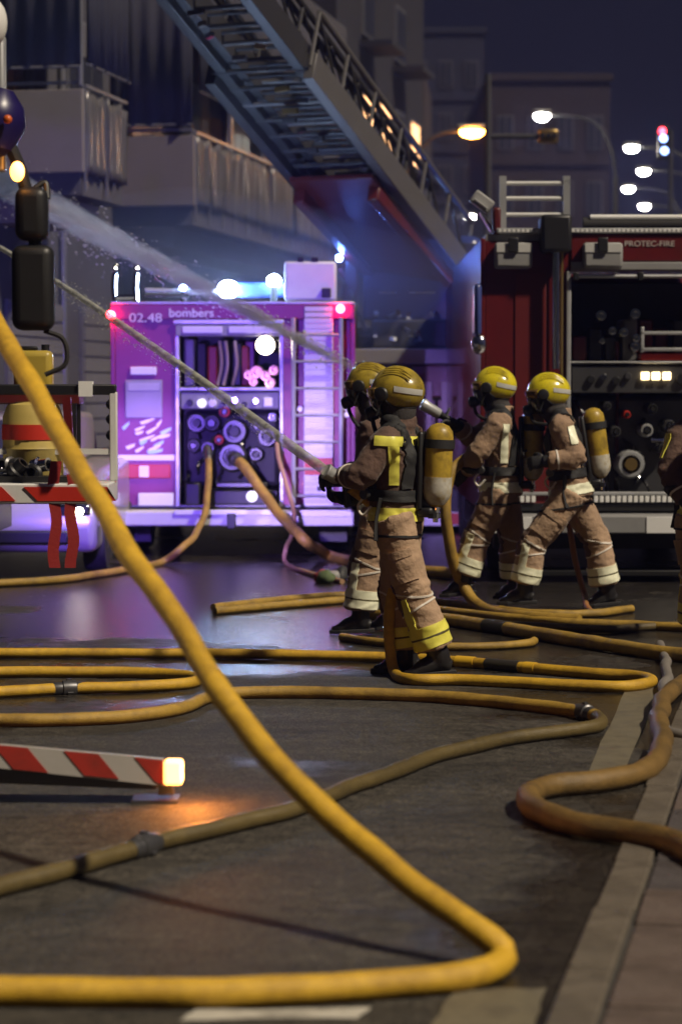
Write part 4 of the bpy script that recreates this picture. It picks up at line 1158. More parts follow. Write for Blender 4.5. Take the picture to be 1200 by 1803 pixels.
# debris on the road by the purple engine
M_debris = [mat('rag_red', (.3, .05, .06), .8), mat('rag_green', (.1, .14, .06), .8), M_grey, M_dark]
for k in range(4):
    c = G(565 + k * 11 + random.uniform(-4, 4), 1024 + random.uniform(-9, 9))
    mb = MB().sphere((0, 0, .05), random.uniform(.06, .1), random.uniform(.05, .09), .06, n=10, m_=7)
    for q in mb.v: q += Vector((noise.noise(q * 14 + Vector((k, 0, 0))), noise.noise(q * 14 + Vector((0, k, 5))), noise.noise(q * 14 + Vector((3, 0, k))))) * .03
    for q in mb.v: q.z = max(q.z, .002)
    o = mb.build('rag', M_debris[k % 4], None, smooth=60); o.location = c
    tag(o, ('crumpled red rag', 'crumpled green rag', 'crumpled pale grey rag', 'crumpled black rag')[k] + ' on the wet road below the purple engine', 'rag', 'rags below the purple engine')

# ================================================================== firefighters
M_turn = mat('tan_turnout_cloth', (0.43, 0.29, 0.185), 0.85, var=0.16, scale=9, bump=0.9, bscale=30, dirt=0.5, dcol=(0.10, 0.065, 0.045), dscale=3.5, sheen=.1)
M_turn_d = mat('brown_turnout_cloth', (0.12, 0.068, 0.05), 0.85, var=0.2, scale=9, bump=0.9, bscale=30, dirt=0.55, dcol=(0.04, 0.028, 0.022), dscale=3.5, sheen=.1)
M_turn_e = mat('tan_brown_turnout_cloth', (0.35, 0.23, 0.145), 0.85, var=0.18, scale=9, bump=0.9, bscale=30, dirt=0.5, dcol=(0.08, 0.05, 0.035), dscale=3.5, sheen=.1)
M_lime = mat('lime_reflective', (0.82, 0.78, 0.12), 0.4, var=0.12, scale=18, dirt=.25, dcol=(.25, .2, .05))
M_pale = mat('pale_reflective', (0.92, 0.94, 0.70), 0.4, var=0.08, scale=18, dirt=.2, dcol=(.4, .4, .25))
M_pipe = mat('pale_piping', (0.75, 0.70, 0.62), 0.5)
M_seam = mat('dark_seam', (0.10, 0.085, 0.03), 0.6)
M_skin = mat('skin', (0.45, 0.28, 0.2), 0.5, var=.1)
M_glove = mat('black_glove', (0.016, 0.016, 0.017), 0.6, var=.3, bump=.3, bscale=120)
M_boot = mat('black_boot', (0.016, 0.015, 0.015), 0.38, var=.3, bump=.15, bscale=80)
M_hood = mat('grey_hood', (0.05, 0.045, 0.045), 0.85, var=.2, bump=.3)
M_helm = mat('yellow_helmet', (0.42, 0.31, 0.035), 0.3, coat=.3, var=.25, dirt=.85, dcol=(.05, .035, .012), dscale=10, rvar=.12)
M_helm2 = mat('bright_yellow_helmet', (0.72, 0.60, 0.02), 0.28, coat=.4, var=.15, dirt=.6, dcol=(.12, .09, .015), dscale=12, rvar=.1)
M_hband = mat('helmet_silver_band', (.55, .55, .52), .3, var=.15)
M_tank = mat('yellow_cylinder', (0.50, 0.34, 0.04), 0.4, coat=.1, var=.25, dirt=.85, dcol=(.07, .05, .02), dscale=11)
M_label = mat('pale_label', (.55, .53, .46), .45, var=.4, scale=34, dirt=1.0, dcol=(.36, .25, .05), dscale=16)
M_web = mat('black_webbing', (.016, .016, .017), .7, bump=.3, bscale=200)
M_visor = mat('gold_visor', (.20, .12, .03), .15, metal=.5, var=.3, dirt=.4)
M_lens = mat('mask_lens', (.03, .03, .032), .08, spec=.8)

def wrinkle(me, bones, amp, seed):
    nrm = [q.normal.copy() for q in me.vertices]; cos = []
    for i, q in enumerate(me.vertices):
        p = q.co.copy(); best = None
        for a, b_ in bones:
            d = b_ - a; t = max(0, min(1, (p - a).dot(d) / d.length_squared)); dist = (p - (a + d * t)).length
            if best is None or dist < best[0]: best = (dist, t, d.normalized(), a)
        _, t, d, a = best
        ax = (p - a).dot(d)
        j = 1 - min(1, min(t, 1 - t) * 3.2)
        tw = Vector((0, 0, 1)).cross(d) if abs(d.z) < .95 else Vector((1, .4, 0))
        w = p * 6 + (d * 4 + tw * 4) * ax + Vector((seed, seed * 1.7, 0))
        f = noise.noise(w) * .6 + noise.noise(w * 2.1 + Vector((4, 4, 4))) * .3 + noise.noise(p * 3 + Vector((seed, 9, 2))) * .35
        f = (1 - min(1, abs(f) * 2.6)) ** 2 * .9 - .35 + .5 * noise.noise(p * 6 + Vector((seed, 3, 1)))
        cos += list(p + nrm[i] * (amp * f * (.55 + .9 * j)))
    me.vertices.foreach_set('co', cos)
    me.update()

def hand(name, m, parent, wrist, fdir, pnorm, curl, size=1.0):
    """a gloved hand: palm, four fingers of unequal length and a thumb, curled towards the palm"""
    f = Vector(fdir).normalized(); n = Vector(pnorm); n = (n - f * n.dot(f)).normalized(); s_ = f.cross(n).normalized()
    w = Vector(wrist); mb = MB(); k = size
    loft(mb, [w - f * .03 * k, w + f * .01 * k, w + f * .05 * k, w + f * .095 * k], [.036 * k, .036 * k, .046 * k, .044 * k], [.03 * k, .026 * k, .023 * k, .02 * k], s_, 12, 3)
    for i, (off, ln) in enumerate(((-.034, .072), (-.011, .082), (.012, .078), (.034, .062))):
        b0 = w + f * .088 * k + s_ * off * k; pts = [b0 - f * .02 * k, b0]; d = f.copy(); c = b0
        for j in range(3):
            a = R(curl * (.75 + .15 * i / 3)); d = (d * math.cos(a) + n * math.sin(a)).normalized(); n2 = n
            ax_ = s_; c = c + d * (ln * (.42, .33, .25)[j]) * k; pts.append(c)
            rot = Matrix.Rotation(0, 3, ax_)
            # keep turning in the finger's own plane
            n_loc = (n - d * n.dot(d)); nn_ = n_loc.normalized() if n_loc.length > 1e-3 else -f
            n = nn_
        n = Vector(pnorm); n = (n - f * n.dot(f)).normalized()
        loft(mb, pts, [.0115 * k] * 2 + [.0112 * k, .0105 * k, .009 * k], [.0115 * k] * 2 + [.0112 * k, .0105 * k, .009 * k], s_, 8, 2)
    t0 = w + f * .025 * k - s_ * .036 * k
    loft(mb, [t0, t0 - s_ * .022 * k + f * .025 * k + n * .012 * k, t0 - s_ * .03 * k + f * .05 * k + n * .035 * k, t0 - s_ * .015 * k + f * .065 * k + n * .055 * k], [.016 * k, .0145 * k, .012 * k, .0095 * k], [.016 * k, .0145 * k, .012 * k, .0095 * k], n, 8, 2)
    me = remesh(mb, .0055 * k, 2)
    return link_mesh(name, me, m, parent, smooth=60)

def firefighter(label, D0, rootpx, fwd, J, seed, cloth, coatm, stripe, helm, hands, tank=True, look=(0, 0), back_T=False, size=1.0):
    rp = P(rootpx, 690, D0)
    root = empty('person', (rp.x, D0, 0), label, 'person')
    O = root.location.copy()
    j = {k: P(v[0], v[1], D0 + v[2]) - O for k, v in J.items()}
    f = Vector((fwd[0], fwd[1], 0)).normalized(); lat = Vector((0, 0, 1)).cross(f).normalized()      # lat = the wearer's left
    up = (j['neck'] - j['pelvis']).normalized()
    fb = (f - up * f.dot(up)).normalized()
    chest = j['pelvis'].lerp(j['neck'], .68); waist = j['pelvis'].lerp(j['neck'], .30)
    sh = {'L': j['neck'] - up * .075 + lat * .185, 'R': j['neck'] - up * .075 - lat * .185}
    hip = {'L': j['pelvis'] + lat * .095 - up * .03, 'R': j['pelvis'] - lat * .095 - up * .03}
    head = j['head']
    hf = Vector((fwd[0] , fwd[1], 0)).normalized(); hf = (hf + Vector((0, 0, look[1])) + lat * look[0]).normalized()
    hl = Vector((0, 0, 1)).cross(hf).normalized(); hu = hf.cross(hl).normalized()
    # ---- body under the clothes
    mb = MB()
    loft(mb, [j['pelvis'] - up * .08, waist, chest, j['neck'] - up * .05, j['neck'], head - hu * .05], [.13, .125, .15, .10, .055, .05], [.09, .09, .10, .07, .055, .05], lat, 14, 3)
    for s_ in 'LR':
        loft(mb, [hip[s_], hip[s_].lerp(j['kn' + s_], .5), j['kn' + s_], j['kn' + s_].lerp(j['an' + s_], .4), j['an' + s_]], [.08, .072, .055, .055, .04], [.08, .072, .055, .055, .04], lat, 10, 3)
        loft(mb, [sh[s_] - lat * (.03 if s_ == 'L' else -.03), sh[s_].lerp(j['el' + s_], .5), j['el' + s_], j['wr' + s_]], [.05, .045, .038, .028], [.05, .045, .038, .028], lat, 10, 3)
    mb2 = MB().sphere((0, 0, 0), .075, .095, .115, n=16, m_=12)
    mb2.sphere((0, .098, -.01), .014, .02, .026, n=8, m_=6); mb2.sphere((0, .08, -.06), .03, .02, .012, n=8, m_=6)
    for sx in (-1, 1): mb2.sphere((sx * .032, .086, .015), .015, .012, .01, n=8, m_=6); mb2.sphere((sx * .078, -.005, -.01), .012, .022, .032, n=8, m_=6)
    mb.add([head + hl * -q.x + hf * q.y + hu * q.z for q in mb2.v], mb2.f)
    link_mesh('body', remesh(mb, .014, 2), M_skin, root, smooth=80)
    # ---- trousers
    mb = MB()
    loft(mb, [j['pelvis'] + up * .05, j['pelvis'], j['pelvis'] - up * .10], [.14, .172, .165], [.105, .135, .135], lat, 18, 3)
    for s_ in 'LR':
        k_, a_ = j['kn' + s_], j['an' + s_]; cuff = a_ + (k_ - a_).normalized() * .045
        loft(mb, [hip[s_] + up * .02, hip[s_].lerp(k_, .45), k_, k_.lerp(cuff, .45), cuff.lerp(k_, .1), cuff], [.118, .118, .104, .108, .108, .104], [.122, .115, .10, .106, .108, .106], lat, 16, 4)
    tro = remesh(mb, .0125, 3)
    bones = []
    for s_ in 'LR': bones += [(hip[s_], j['kn' + s_]), (j['kn' + s_], j['an' + s_])]
    wrinkle(tro, bones, .013, seed)
    tr = link_mesh('trousers', tro, cloth, root, smooth=80)
    def nearest(c, s_):
        def dist(a, b_):
            d = b_ - a; t = max(0, min(1, (c - a).dot(d) / d.length_squared)); return (c - (a + d * t)).length
        o_ = 'R' if s_ == 'L' else 'L'
        return min(dist(hip[s_], j['kn' + s_]), dist(j['kn' + s_], j['an' + s_])) < min(dist(hip[o_], j['kn' + o_]), dist(j['kn' + o_], j['an' + o_]))
    for s_ in 'LR':
        k_, a_ = j['kn' + s_], j['an' + s_]; d = (a_ - k_).normalized(); L_ = (a_ - k_).length
        keep = lambda c, s_=s_: nearest(c, s_)
        for (t0, t1, m) in ((.50, .65, stripe), (.68, .83, stripe), (.65, .68, M_seam)):
            strip(tro, [(k_ + d * L_ * t0, d), (k_ + d * L_ * t1, -d)], .007 if m is stripe else .0072, m, 'reflective_band' if m is stripe else 'band_seam', tr, keep)
        side = lat if s_ == 'L' else -lat
        # outer vertical strip on the shin
        out = (side * .8 + f * .45).normalized(); out = (out - d * out.dot(d)).normalized(); cr = d.cross(out)
        strip(tro, [(k_ + d * L_ * .02, d), (k_ + d * L_ * .50, -d), (k_ + cr * -.03, cr), (k_ + cr * .03, -cr), (k_, out)], .007, stripe, 'reflective_strip', tr, keep)
        td_ = (k_ - hip[s_]).normalized(); TL = (k_ - hip[s_]).length
        o2 = (side - td_ * side.dot(td_)).normalized(); c2 = td_.cross(o2); ctr = hip[s_] + td_ * TL * .5
        strip(tro, [(hip[s_] + td_ * TL * .42, td_), (hip[s_] + td_ * TL * .82, -td_), (ctr - c2 * .075, c2), (ctr + c2 * .075, -c2), (ctr, o2)], .011, cloth, 'pocket', tr, keep)
        strip(tro, [(hip[s_] + td_ * TL * .40, td_), (hip[s_] + td_ * TL * .50, -td_), (ctr - c2 * .08, c2), (ctr + c2 * .08, -c2), (ctr, o2)], .016, cloth, 'pocket_flap', tr, keep)
        kf = (f - d * f.dot(d)).normalized(); kc = d.cross(kf)
        strip(tro, [(k_ - d * .09, d), (k_ + d * .10, -d), (k_ - kc * .07, kc), (k_ + kc * .07, -kc), (k_, kf)], .009, M_turn_d, 'knee_patch', tr, keep)
        # pale piping round the knee
        for (base, tt, tilt) in ((k_, -.02, .35), (k_, .2, -.3)):
            dd = (d + out * 0 + f * tilt).normalized()
            strip(tro, [(base + d * L_ * tt, dd), (base + d * L_ * tt + dd * .011, -dd)], .006, M_pipe, 'piping', tr, keep)
    # ---- coat
    mb = MB()
    hem = j['pelvis'] - up * .055
    loft(mb, [hem, j['pelvis'] + up * .05, waist, chest, j['neck'] - up * .09, j['neck'] - up * .02, j['neck'] + up * .06], [.188, .178, .166, .196, .168, .105, .097], [.158, .146, .132, .142, .115, .10, .10], lat, 20, 4)
    for s_ in 'LR':
        side = lat if s_ == 'L' else -lat
        e_, w_ = j['el' + s_], j['wr' + s_]
        loft(mb, [sh[s_] - side * .08, sh[s_], sh[s_].lerp(e_, .5), e_, e_.lerp(w_, .5), w_], [.086, .092, .084, .077, .072, .064], [.086, .092, .084, .077, .072, .064], lat, 14, 4)
    coat = remesh(mb, .0125, 3)
    bones = [(j['pelvis'], j['neck'])]
    for s_ in 'LR': bones += [(sh[s_], j['el' + s_]), (j['el' + s_], j['wr' + s_])]
    wrinkle(coat, bones, .013, seed + 7)
    ct = link_mesh('coat', coat, coatm, root, smooth=80)
    near_t = lambda c: min((c - j['elL']).length, (c - j['wrL']).length, (c - j['elR']).length, (c - j['wrR']).length) > .11
    strip(coat, [(hem + up * .02, up), (hem + up * .095, -up)], .008, stripe, 'reflective_hem', ct, near_t)
    strip(coat, [(hem + up * .10, up), (hem + up * .17, -up)], .008, M_web, 'coat_skirt_strap', ct, near_t) if False else None
    # strips on the side and the shoulder blade seen from the camera
    for s_, side in (('L', lat), ('R', -lat)):
        nd = (side * .97 - fb * .22).normalized(); nd = (nd - up * nd.dot(up)).normalized(); cr = up.cross(nd)
        c0 = waist
        strip(coat, [(waist + up * .02, up), (chest + up * .10, -up), (c0 + cr * -.027, cr), (c0 + cr * .027, -cr), (c0, nd)], .008, stripe, 'reflective_strip', ct, lambda c: (c - j['neck']).length < .8 and near_t(c))
        if back_T:
            strip(coat, [(chest + up * .055, up), (chest + up * .105, -up), (c0 + cr * -.10, cr), (c0 + cr * .10, -cr), (c0, nd)], .0085, stripe, 'reflective_strip', ct, near_t)
    for s_ in 'LR':
        e_, w_ = j['el' + s_], j['wr' + s_]; d = (w_ - e_).normalized(); L_ = (w_ - e_).length
        kp = lambda c, e_=e_, w_=w_: min((c - e_).length, (c - w_).length, (c - e_.lerp(w_, .5)).length) < .14
        strip(coat, [(w_ - d * .075, d), (w_ - d * .062, -d)], .006, M_pipe, 'cuff_piping', ct, kp)
    # ---- boots and gloves
    for s_ in 'LR':
        a_, t_ = j['an' + s_], j['toe' + s_]
        k_ = j['kn' + s_]; shd = (k_ - a_).normalized()
        td = (t_ - a_); td.z = 0; td.normalize(); pitch = t_.z - .035
        hz = max(0.03, a_.z - .075)
        heel = a_ - td * .075; heel.z = hz + .015
        mid = a_.lerp(t_, .45); mid.z = (hz + t_.z) / 2 + .025
        sd_ = td.cross(Vector((0, 0, 1)))
        mb = MB()
        loft(mb, [heel, Vector((a_.x, a_.y, hz + .035)), mid, t_ - td * .03, t_ + td * .025], [.036, .045, .05, .046, .02], [.04, .055, .05, .036, .018], sd_, 12, 4)
        loft(mb, [Vector((a_.x, a_.y, hz + .02)) - td * .012, a_ - td * .01, a_ + shd * .12], [.05, .058, .065], [.055, .062, .068], sd_, 12, 3)
        bt = link_mesh('boot', remesh(mb, .009, 2), M_boot, root, smooth=80)
        mb = MB()
        zb = lambda q, lo: Vector((q.x, q.y, q.z))
        b0 = heel - td * .028; e0 = t_ + td * .04
        lo0 = Vector((b0.x, b0.y, max(.001, hz - .028))); lo1 = Vector((e0.x, e0.y, max(.001, t_.z - .034)))
        for (w0, w1) in ((.042, .05),):
            ring = [lo0 + sd_ * .035, lo0.lerp(lo1, .15) + sd_ * .043, lo0.lerp(lo1, .45) + sd_ * .038, lo0.lerp(lo1, .75) + sd_ * .052, lo1 + sd_ * .022, lo1 - sd_ * .022, lo0.lerp(lo1, .75) - sd_ * .052, lo0.lerp(lo1, .45) - sd_ * .038, lo0.lerp(lo1, .15) - sd_ * .043, lo0 - sd_ * .035]
            mb.prism(ring, (0, 0, .026))
        mb.build('sole', M_rubber, bt, bevel=.004)
    for s_ in 'LR':
        h = hands[s_]
        e_, w_ = j['el' + s_], j['wr' + s_]
        fd = Vector(h[0]) if h[0] else (w_ - e_)
        g = hand('glove', M_glove, root, w_ + (w_ - e_).normalized() * .015, fd, h[1], h[2], 1.12 * size)
        mb = MB(); d = (w_ - e_).normalized()
        mb.tube([w_ - d * .05, w_ - d * .01, w_ + d * .035], [.058, .054, .042], 14).build('glove_cuff', M_glove, g, smooth=60)
    # ---- hood, mask, helmet
    mb = MB()
    loft(mb, [j['neck'] - up * .06, j['neck'] + up * .03, head - hu * .09 - hf * .02, head + hu * .02 - hf * .02, head + hu * .09], [.11, .086, .088, .095, .06], [.10, .084, .10, .108, .07], hl, 16, 4)
    link_mesh('hood', remesh(mb, .012, 2), M_hood, root, smooth=80)
    vs_, fs = [], []
    for a in range(13):
        az = R(-62 + 124 * a / 12)
        for b_ in range(9):
            el = R(-52 + 66 * b_ / 8); r_ = .137 + .012 * math.cos(az) - .01 * abs(math.sin(el))
            vs_.append(head + hf * (math.cos(az) * math.cos(el) * r_ + .0) + hl * (math.sin(az) * math.cos(el) * .118) + hu * (math.sin(el) * .135 - .012))
    for a in range(12):
        for b_ in range(8):
            q = a * 9 + b_; fs.append((q, q + 9, q + 10, q + 1))
    mk = MB().add(vs_, fs).build('face_mask', M_lens, root, smooth=80)
    sm = mk.modifiers.new('s', 'SOLIDIFY'); sm.thickness = .012; sm.offset = 0
    c = head + hf * .135 - hu * .085
    MB().lathe(c - hf * .03, hf - hu * .25, [(0, .035), (.03, .042), (.06, .042), (.075, .03), (.08, .012)], 16).build('regulator', M_black, mk)
    MB().tube(catmull([c + hu * -.03 + hl * .02, c - hu * .1 + hl * .05 - hf * .03, j['neck'] + lat * .13 - up * .06 + f * .06, j['neck'] + lat * .15 - up * .1 - f * .10], 6), .013, 8).build('breathing_tube', M_rubber, root)
    # helmet shell
    hc = head + hu * .035 - hf * .005
    vs_, fs = [], []; na, ne = 36, 14
    for a in range(na):
        az = 2 * math.pi * a / na; ca, sa_ = math.cos(az), math.sin(az)
        e0 = R(-4) if ca > .55 else R(-4 - 44 * min(1, (.55 - ca) / .75))
        for b_ in range(ne + 1):
            el = e0 + (R(90) - e0) * b_ / ne; ce, se = math.cos(el), math.sin(el)
            fl = 1 + .07 * max(0, 1 - b_ / 2.5) * (1 if ca > .4 else .45)
            rx = (.148 if ca > 0 else .166) * fl; ry = .128 * fl
            ridge = .014 * math.exp(-((sa_ * ce * .138) / .028) ** 2) * max(0, se + .25)
            vs_.append(hc + hf * (rx * ca * ce) + hl * (ry * sa_ * ce) + hu * (.126 * se + ridge))
    for a in range(na):
        for b_ in range(ne):
            q = a * (ne + 1) + b_; q2 = ((a + 1) % na) * (ne + 1) + b_; fs.append((q, q2, q2 + 1, q + 1))
    rim = [vs_[a * (ne + 1)] for a in range(na)] + [vs_[0]]
    hsm = MB().add(vs_, fs).mesh('helmet')
    hm = link_mesh('helmet', hsm, helm, root, smooth=60)
    MB().tube(rim, .0065, 8).build('rim_trim', M_rubber, hm)
    s2 = hm.modifiers.new('s', 'SOLIDIFY'); s2.thickness = .009; s2.offset = -1
    for sg in (-1, 1):
        n_ = (hl * sg * .8 - hf * .5).normalized()
        strip(hsm, [(hc + hu * .0 - hf * .0, (hu * .9 + hf * -.15).normalized()), (hc + hu * .032, (-hu * .9 + hf * .15).normalized()), (hc - hf * .03, -hf), (hc + hl * sg * .02, hl * sg)], .003, M_hband, 'helmet_band', hm, thick=False)
        k_ = hc + hl * sg * .126 - hu * .02 + hf * .045
        kb = MB().lathe(k_ - hl * sg * .01, hl * sg, [(0, .042), (.018, .042), (.024, .036), (.03, .034), (.034, .012)], 14).build('helmet_knob', M_black, hm)
        MB().bar(k_ - hu * .02 - hf * .01, k_ - hu * .12 + hf * .03, .02, .006).build('chin_strap', M_web, hm)
    MB().tube(catmull([hc + hf * .156 * math.cos(R(a)) + hl * .136 * math.sin(R(a)) - hu * .012 for a in range(-75, 76, 15)], 2), .007, 8).build('visor_rim', M_black, hm)
    vs_, fs = [], []
    for a in range(13):
        az = R(-58 + 116 * a / 12)
        for b_, (ra_, dz) in enumerate(((.150, .022), (.172, .008), (.168, -.03), (.158, -.045))):
            vs_.append(hc + hf * (ra_ * math.cos(az)) + hl * (ra_ * .88 * math.sin(az)) + hu * dz)
    for a in range(12):
        for b_ in range(3):
            q = a * 4 + b_; fs.append((q, q + 4, q + 5, q + 1))
    vz = MB().add(vs_, fs).build('visor', M_visor, hm, smooth=50)
    s3 = vz.modifiers.new('s', 'SOLIDIFY'); s3.thickness = .006
    for sg in (-1, 1):
        for k_ in range(3):
            e0 = hc + hl * sg * (.05 + .02 * k_) + hu * (.125 - .012 * k_) + hf * .05
            MB().tube(catmull([e0, e0 - hf * .09 + hu * .0, e0 - hf * .16 - hu * .045], 4), .004, 6).build('helmet_rib', helm, hm)
    # ---- breathing apparatus
    if tank:
        bk = -fb
        top = j['neck'] + bk * .245 + up * .03; bot = j['pelvis'] + bk * .235 + up * .05
        ax_ = (top - bot).normalized(); L_ = (top - bot).length; rr = .080
        ta = MB().lathe(bot, ax_, [(0, .03), (.015, .045), (.05, .07), (.085, rr), (L_ - .08, rr), (L_ - .045, rr * .93), (L_ - .015, rr * .65), (L_, rr * .2)], 24).build('air_cylinder', M_tank, root)
        MB().lathe(bot, ax_, [(.012, .044), (.05, .0725), (.085, rr + .003), (.17, rr + .003), (.17, rr - .002)], 24).build('cylinder_label', M_label, ta)
        MB().lathe(bot + ax_ * (L_ * .70), ax_, [(0, rr), (0, rr + .010), (.05, rr + .010), (.05, rr)], 24).build('cylinder_strap', M_web, ta)
        v0 = bot - ax_ * .002
        MB().lathe(v0, -ax_, [(0, .022), (.03, .02), (.035, .028), (.06, .028), (.065, .015), (.085, .015)], 14).build('valve', M_chrome, ta)
        MB().bar(v0 - ax_ * .045, v0 - ax_ * .045 + lat * .09, .03).build('valve_knob', M_black, ta)
        c0 = j['neck'] + bk * .155 - up * .02; c1 = j['pelvis'] + bk * .155 + up * .03
        MB().bar(c1, c0, .17, .035, ref=bk).build('back_plate', M_black, root, bevel=.015)
        MB().bar(bot + bk * -.05 + up * .0, bot + bk * -.05 - up * .06, .14, .1, ref=bk).build('reducer', M_black, root, bevel=.02)
        strip(coat, [(waist - up * .075, up), (waist - up * .01, -up)], .016, M_web, 'waist_belt', root, near_t)
        for sg in (-1, 1):
            cl = lat * sg
            strip(coat, [(j['neck'] + cl * .085, cl), (j['neck'] + cl * .145, -cl), (waist + up * .0, up)], .014, M_web, 'shoulder_strap', root, lambda c: min((c - j['elL']).length, (c - j['elR']).length) > .17 and (c - j['neck']).length < .5)
        strip(tro, [(j['pelvis'] - up * .125, up), (j['pelvis'] - up * .112, -up)], .008, M_web, 'thigh_strap', root)
        g0 = waist + lat * .15 + f * .13 - up * .03
        MB().lathe(g0, lat + f * .3, [(0, .03), (.025, .032), (.03, .026)], 14).build('pressure_gauge', M_steel, root)
        MB().tube(catmull([g0, g0 - up * .07 + f * .05, g0 - up * .12 + f * .02, g0 - up * .07 - f * .03], 6), .008, 8).build('gauge_line', M_pipe, root)
        q = waist + lat * .19 + f * .03 - up * .05
        MB().tube(catmull([q, q - up * .12 + f * .02, q - up * .24 + f * .015 + lat * .02], 5), [.026] * 11, 8, flat=.35).build('hanging_strap', M_web, root)
    return root, j, f, lat, up

def nozzle(label, tip, tail, scale=1.0):
    tip, tail = Vector(tip), Vector(tail); d = (tip - tail).normalized(); L_ = (tip - tail).length
    rt = empty('hose_nozzle', tail, label, 'nozzle')
    MB().lathe((0, 0, 0), d, [(0, .034), (.02, .036), (.03, .03), (L_ * .5, .026), (L_ * .55, .034)], 16).build('body', M_black, rt)
    MB().lathe(d * (L_ * .55), d, [(0, .034), (.015, .04), (L_ * .3, .042), (L_ * .42, .048), (L_ * .45, .045), (L_ * .45 + .001, .03)], 18).build('tip', M_alu, rt)
    u = Vector((0, 0, 1)).cross(d).normalized()
    MB().bar(d * L_ * .3, d * L_ * .22 - Vector((0, 0, .13)), .03, .035).build('grip', M_black, rt, bevel=.008)
    MB().tube(catmull([d * L_ * .42 + u * .035, d * L_ * .3 + Vector((0, 0, .09)), d * L_ * .42 - u * .035], 6), .008, 8).build('bail_handle', M_steel, rt)
    return rt

# 1: the front firefighter with the lower jet
f1 = dict(pelvis=(698, 905, 0), neck=(702, 752, 0), head=(696, 699, 0),
          elL=(634, 838, -.22), wrL=(604, 838, -.06), elR=(648, 850, .22), wrR=(618, 876, .06),
          knL=(730, 1045, -.10), anL=(770, 1155, -.10), toeL=(718, 1186, -.13), knR=(700, 1045, .12), anR=(714, 1154, .14), toeR=(664, 1177, .14))
firefighter('firefighter in front aiming the lower water jet, yellow cylinder on the back', 13.73, 715, (-.93, .36), f1, 1.3, M_turn, M_turn_d, M_lime, M_helm,
            {'L': ((-.8, .1, -.15), (.1, .75, -.6), 48), 'R': ((-.85, -.1, .1), (0.1, -.5, .8), 50)}, back_T=True)
# 2: the one half hidden in front of him
f2 = dict(pelvis=(672, 890, 0), neck=(660, 742, 0), head=(648, 684, 0),
          elL=(640, 830, -.16), wrL=(612, 846, .0), elR=(640, 825, .22), wrR=(610, 835, .08),
          knL=(644, 990, -.10), anL=(632, 1086, -.10), toeL=(590, 1107, -.10), knR=(668, 990, .12), anR=(690, 1080, .14), toeR=(655, 1101, .14))
firefighter('firefighter half hidden beyond the front one, only helmet and pale striped leg showing', 16.2, 655, (-.97, .2), f2, 4.1, M_turn_e, M_turn_d, M_pale, M_helm,
            {'L': ((-1, 0, 0), (0, .7, -.7), 48), 'R': ((-1, 0, 0), (0, -.7, .7), 48)}, tank=False)
# 3: the one with the upper jet
f3 = dict(pelvis=(880, 858, 0), neck=(880, 728, 0), head=(868, 687, 0),
          elL=(838, 800, -.20), wrL=(822, 828, -.02), elR=(832, 772, .22), wrR=(806, 752, .10),
          knL=(842, 942, -.08), anL=(813, 1021, -.08), toeL=(782, 1044, -.08), knR=(902, 948, .14), anR=(905, 1028, .18), toeR=(876, 1047, .18))
firefighter('firefighter behind the front pair aiming the upper jet, bright yellow helmet', 17.9, 850, (-.98, .12), f3, 8.7, M_turn_e, M_turn_e, M_pale, M_helm2,
            {'L': ((-.7, .1, -.6), (-.2, .9, -.2), 45), 'R': ((-.9, -.1, .2), (.1, -.5, -.8), 50)}, look=(-.05, .06))
# 4: the rightmost whole figure, striding
f4 = dict(pelvis=(1003, 862, 0), neck=(984, 734, 0), head=(963, 698, 0),
          elL=(1012, 806, -.27), wrL=(964, 812, -.27), elR=(985, 810, .24), wrR=(950, 800, .12),
          knL=(938, 958, -.10), anL=(920, 1038, -.10), toeL=(884, 1057, -.10), knR=(1050, 952, .12), anR=(1066, 1040, .14), toeR=(1036, 1062, .12))
firefighter('rightmost whole firefighter striding left, yellow helmet and tilted cylinder', 17.75, 990, (-.99, .05), f4, 12.9, M_turn, M_turn_e, M_pale, M_helm2,
            {'L': ((-.9, .2, -.1), (0, .9, -.3), 45), 'R': ((-.9, -.1, .1), (.1, -.4, -.8), 45)}, look=(.05, -.05))
# 5: cut by the right edge
f5 = dict(pelvis=(1245, 900, 0), neck=(1250, 742, 0), head=(1252, 690, 0),
          elL=(1178, 832, -.05), wrL=(1205, 880, -.14), elR=(1322, 832, .0), wrR=(1300, 890, .2),
          knL=(1225, 1010, .0), anL=(1222, 1110, .05), toeL=(1215, 1128, .25), knR=(1268, 1010, .0), anR=(1272, 1110, .05), toeR=(1275, 1128, .25))
firefighter('firefighter cut off by the right edge, only a dark sleeve elbow showing', 15.6, 1245, (.1, 1), f5, 16.2, M_turn, M_turn_d, M_lime, M_helm2,
            {'L': ((.5, .3, -.6), (.8, .2, .1), 25), 'R': ((-.3, .8, -.3), (-.6, 0, .2), 30)})

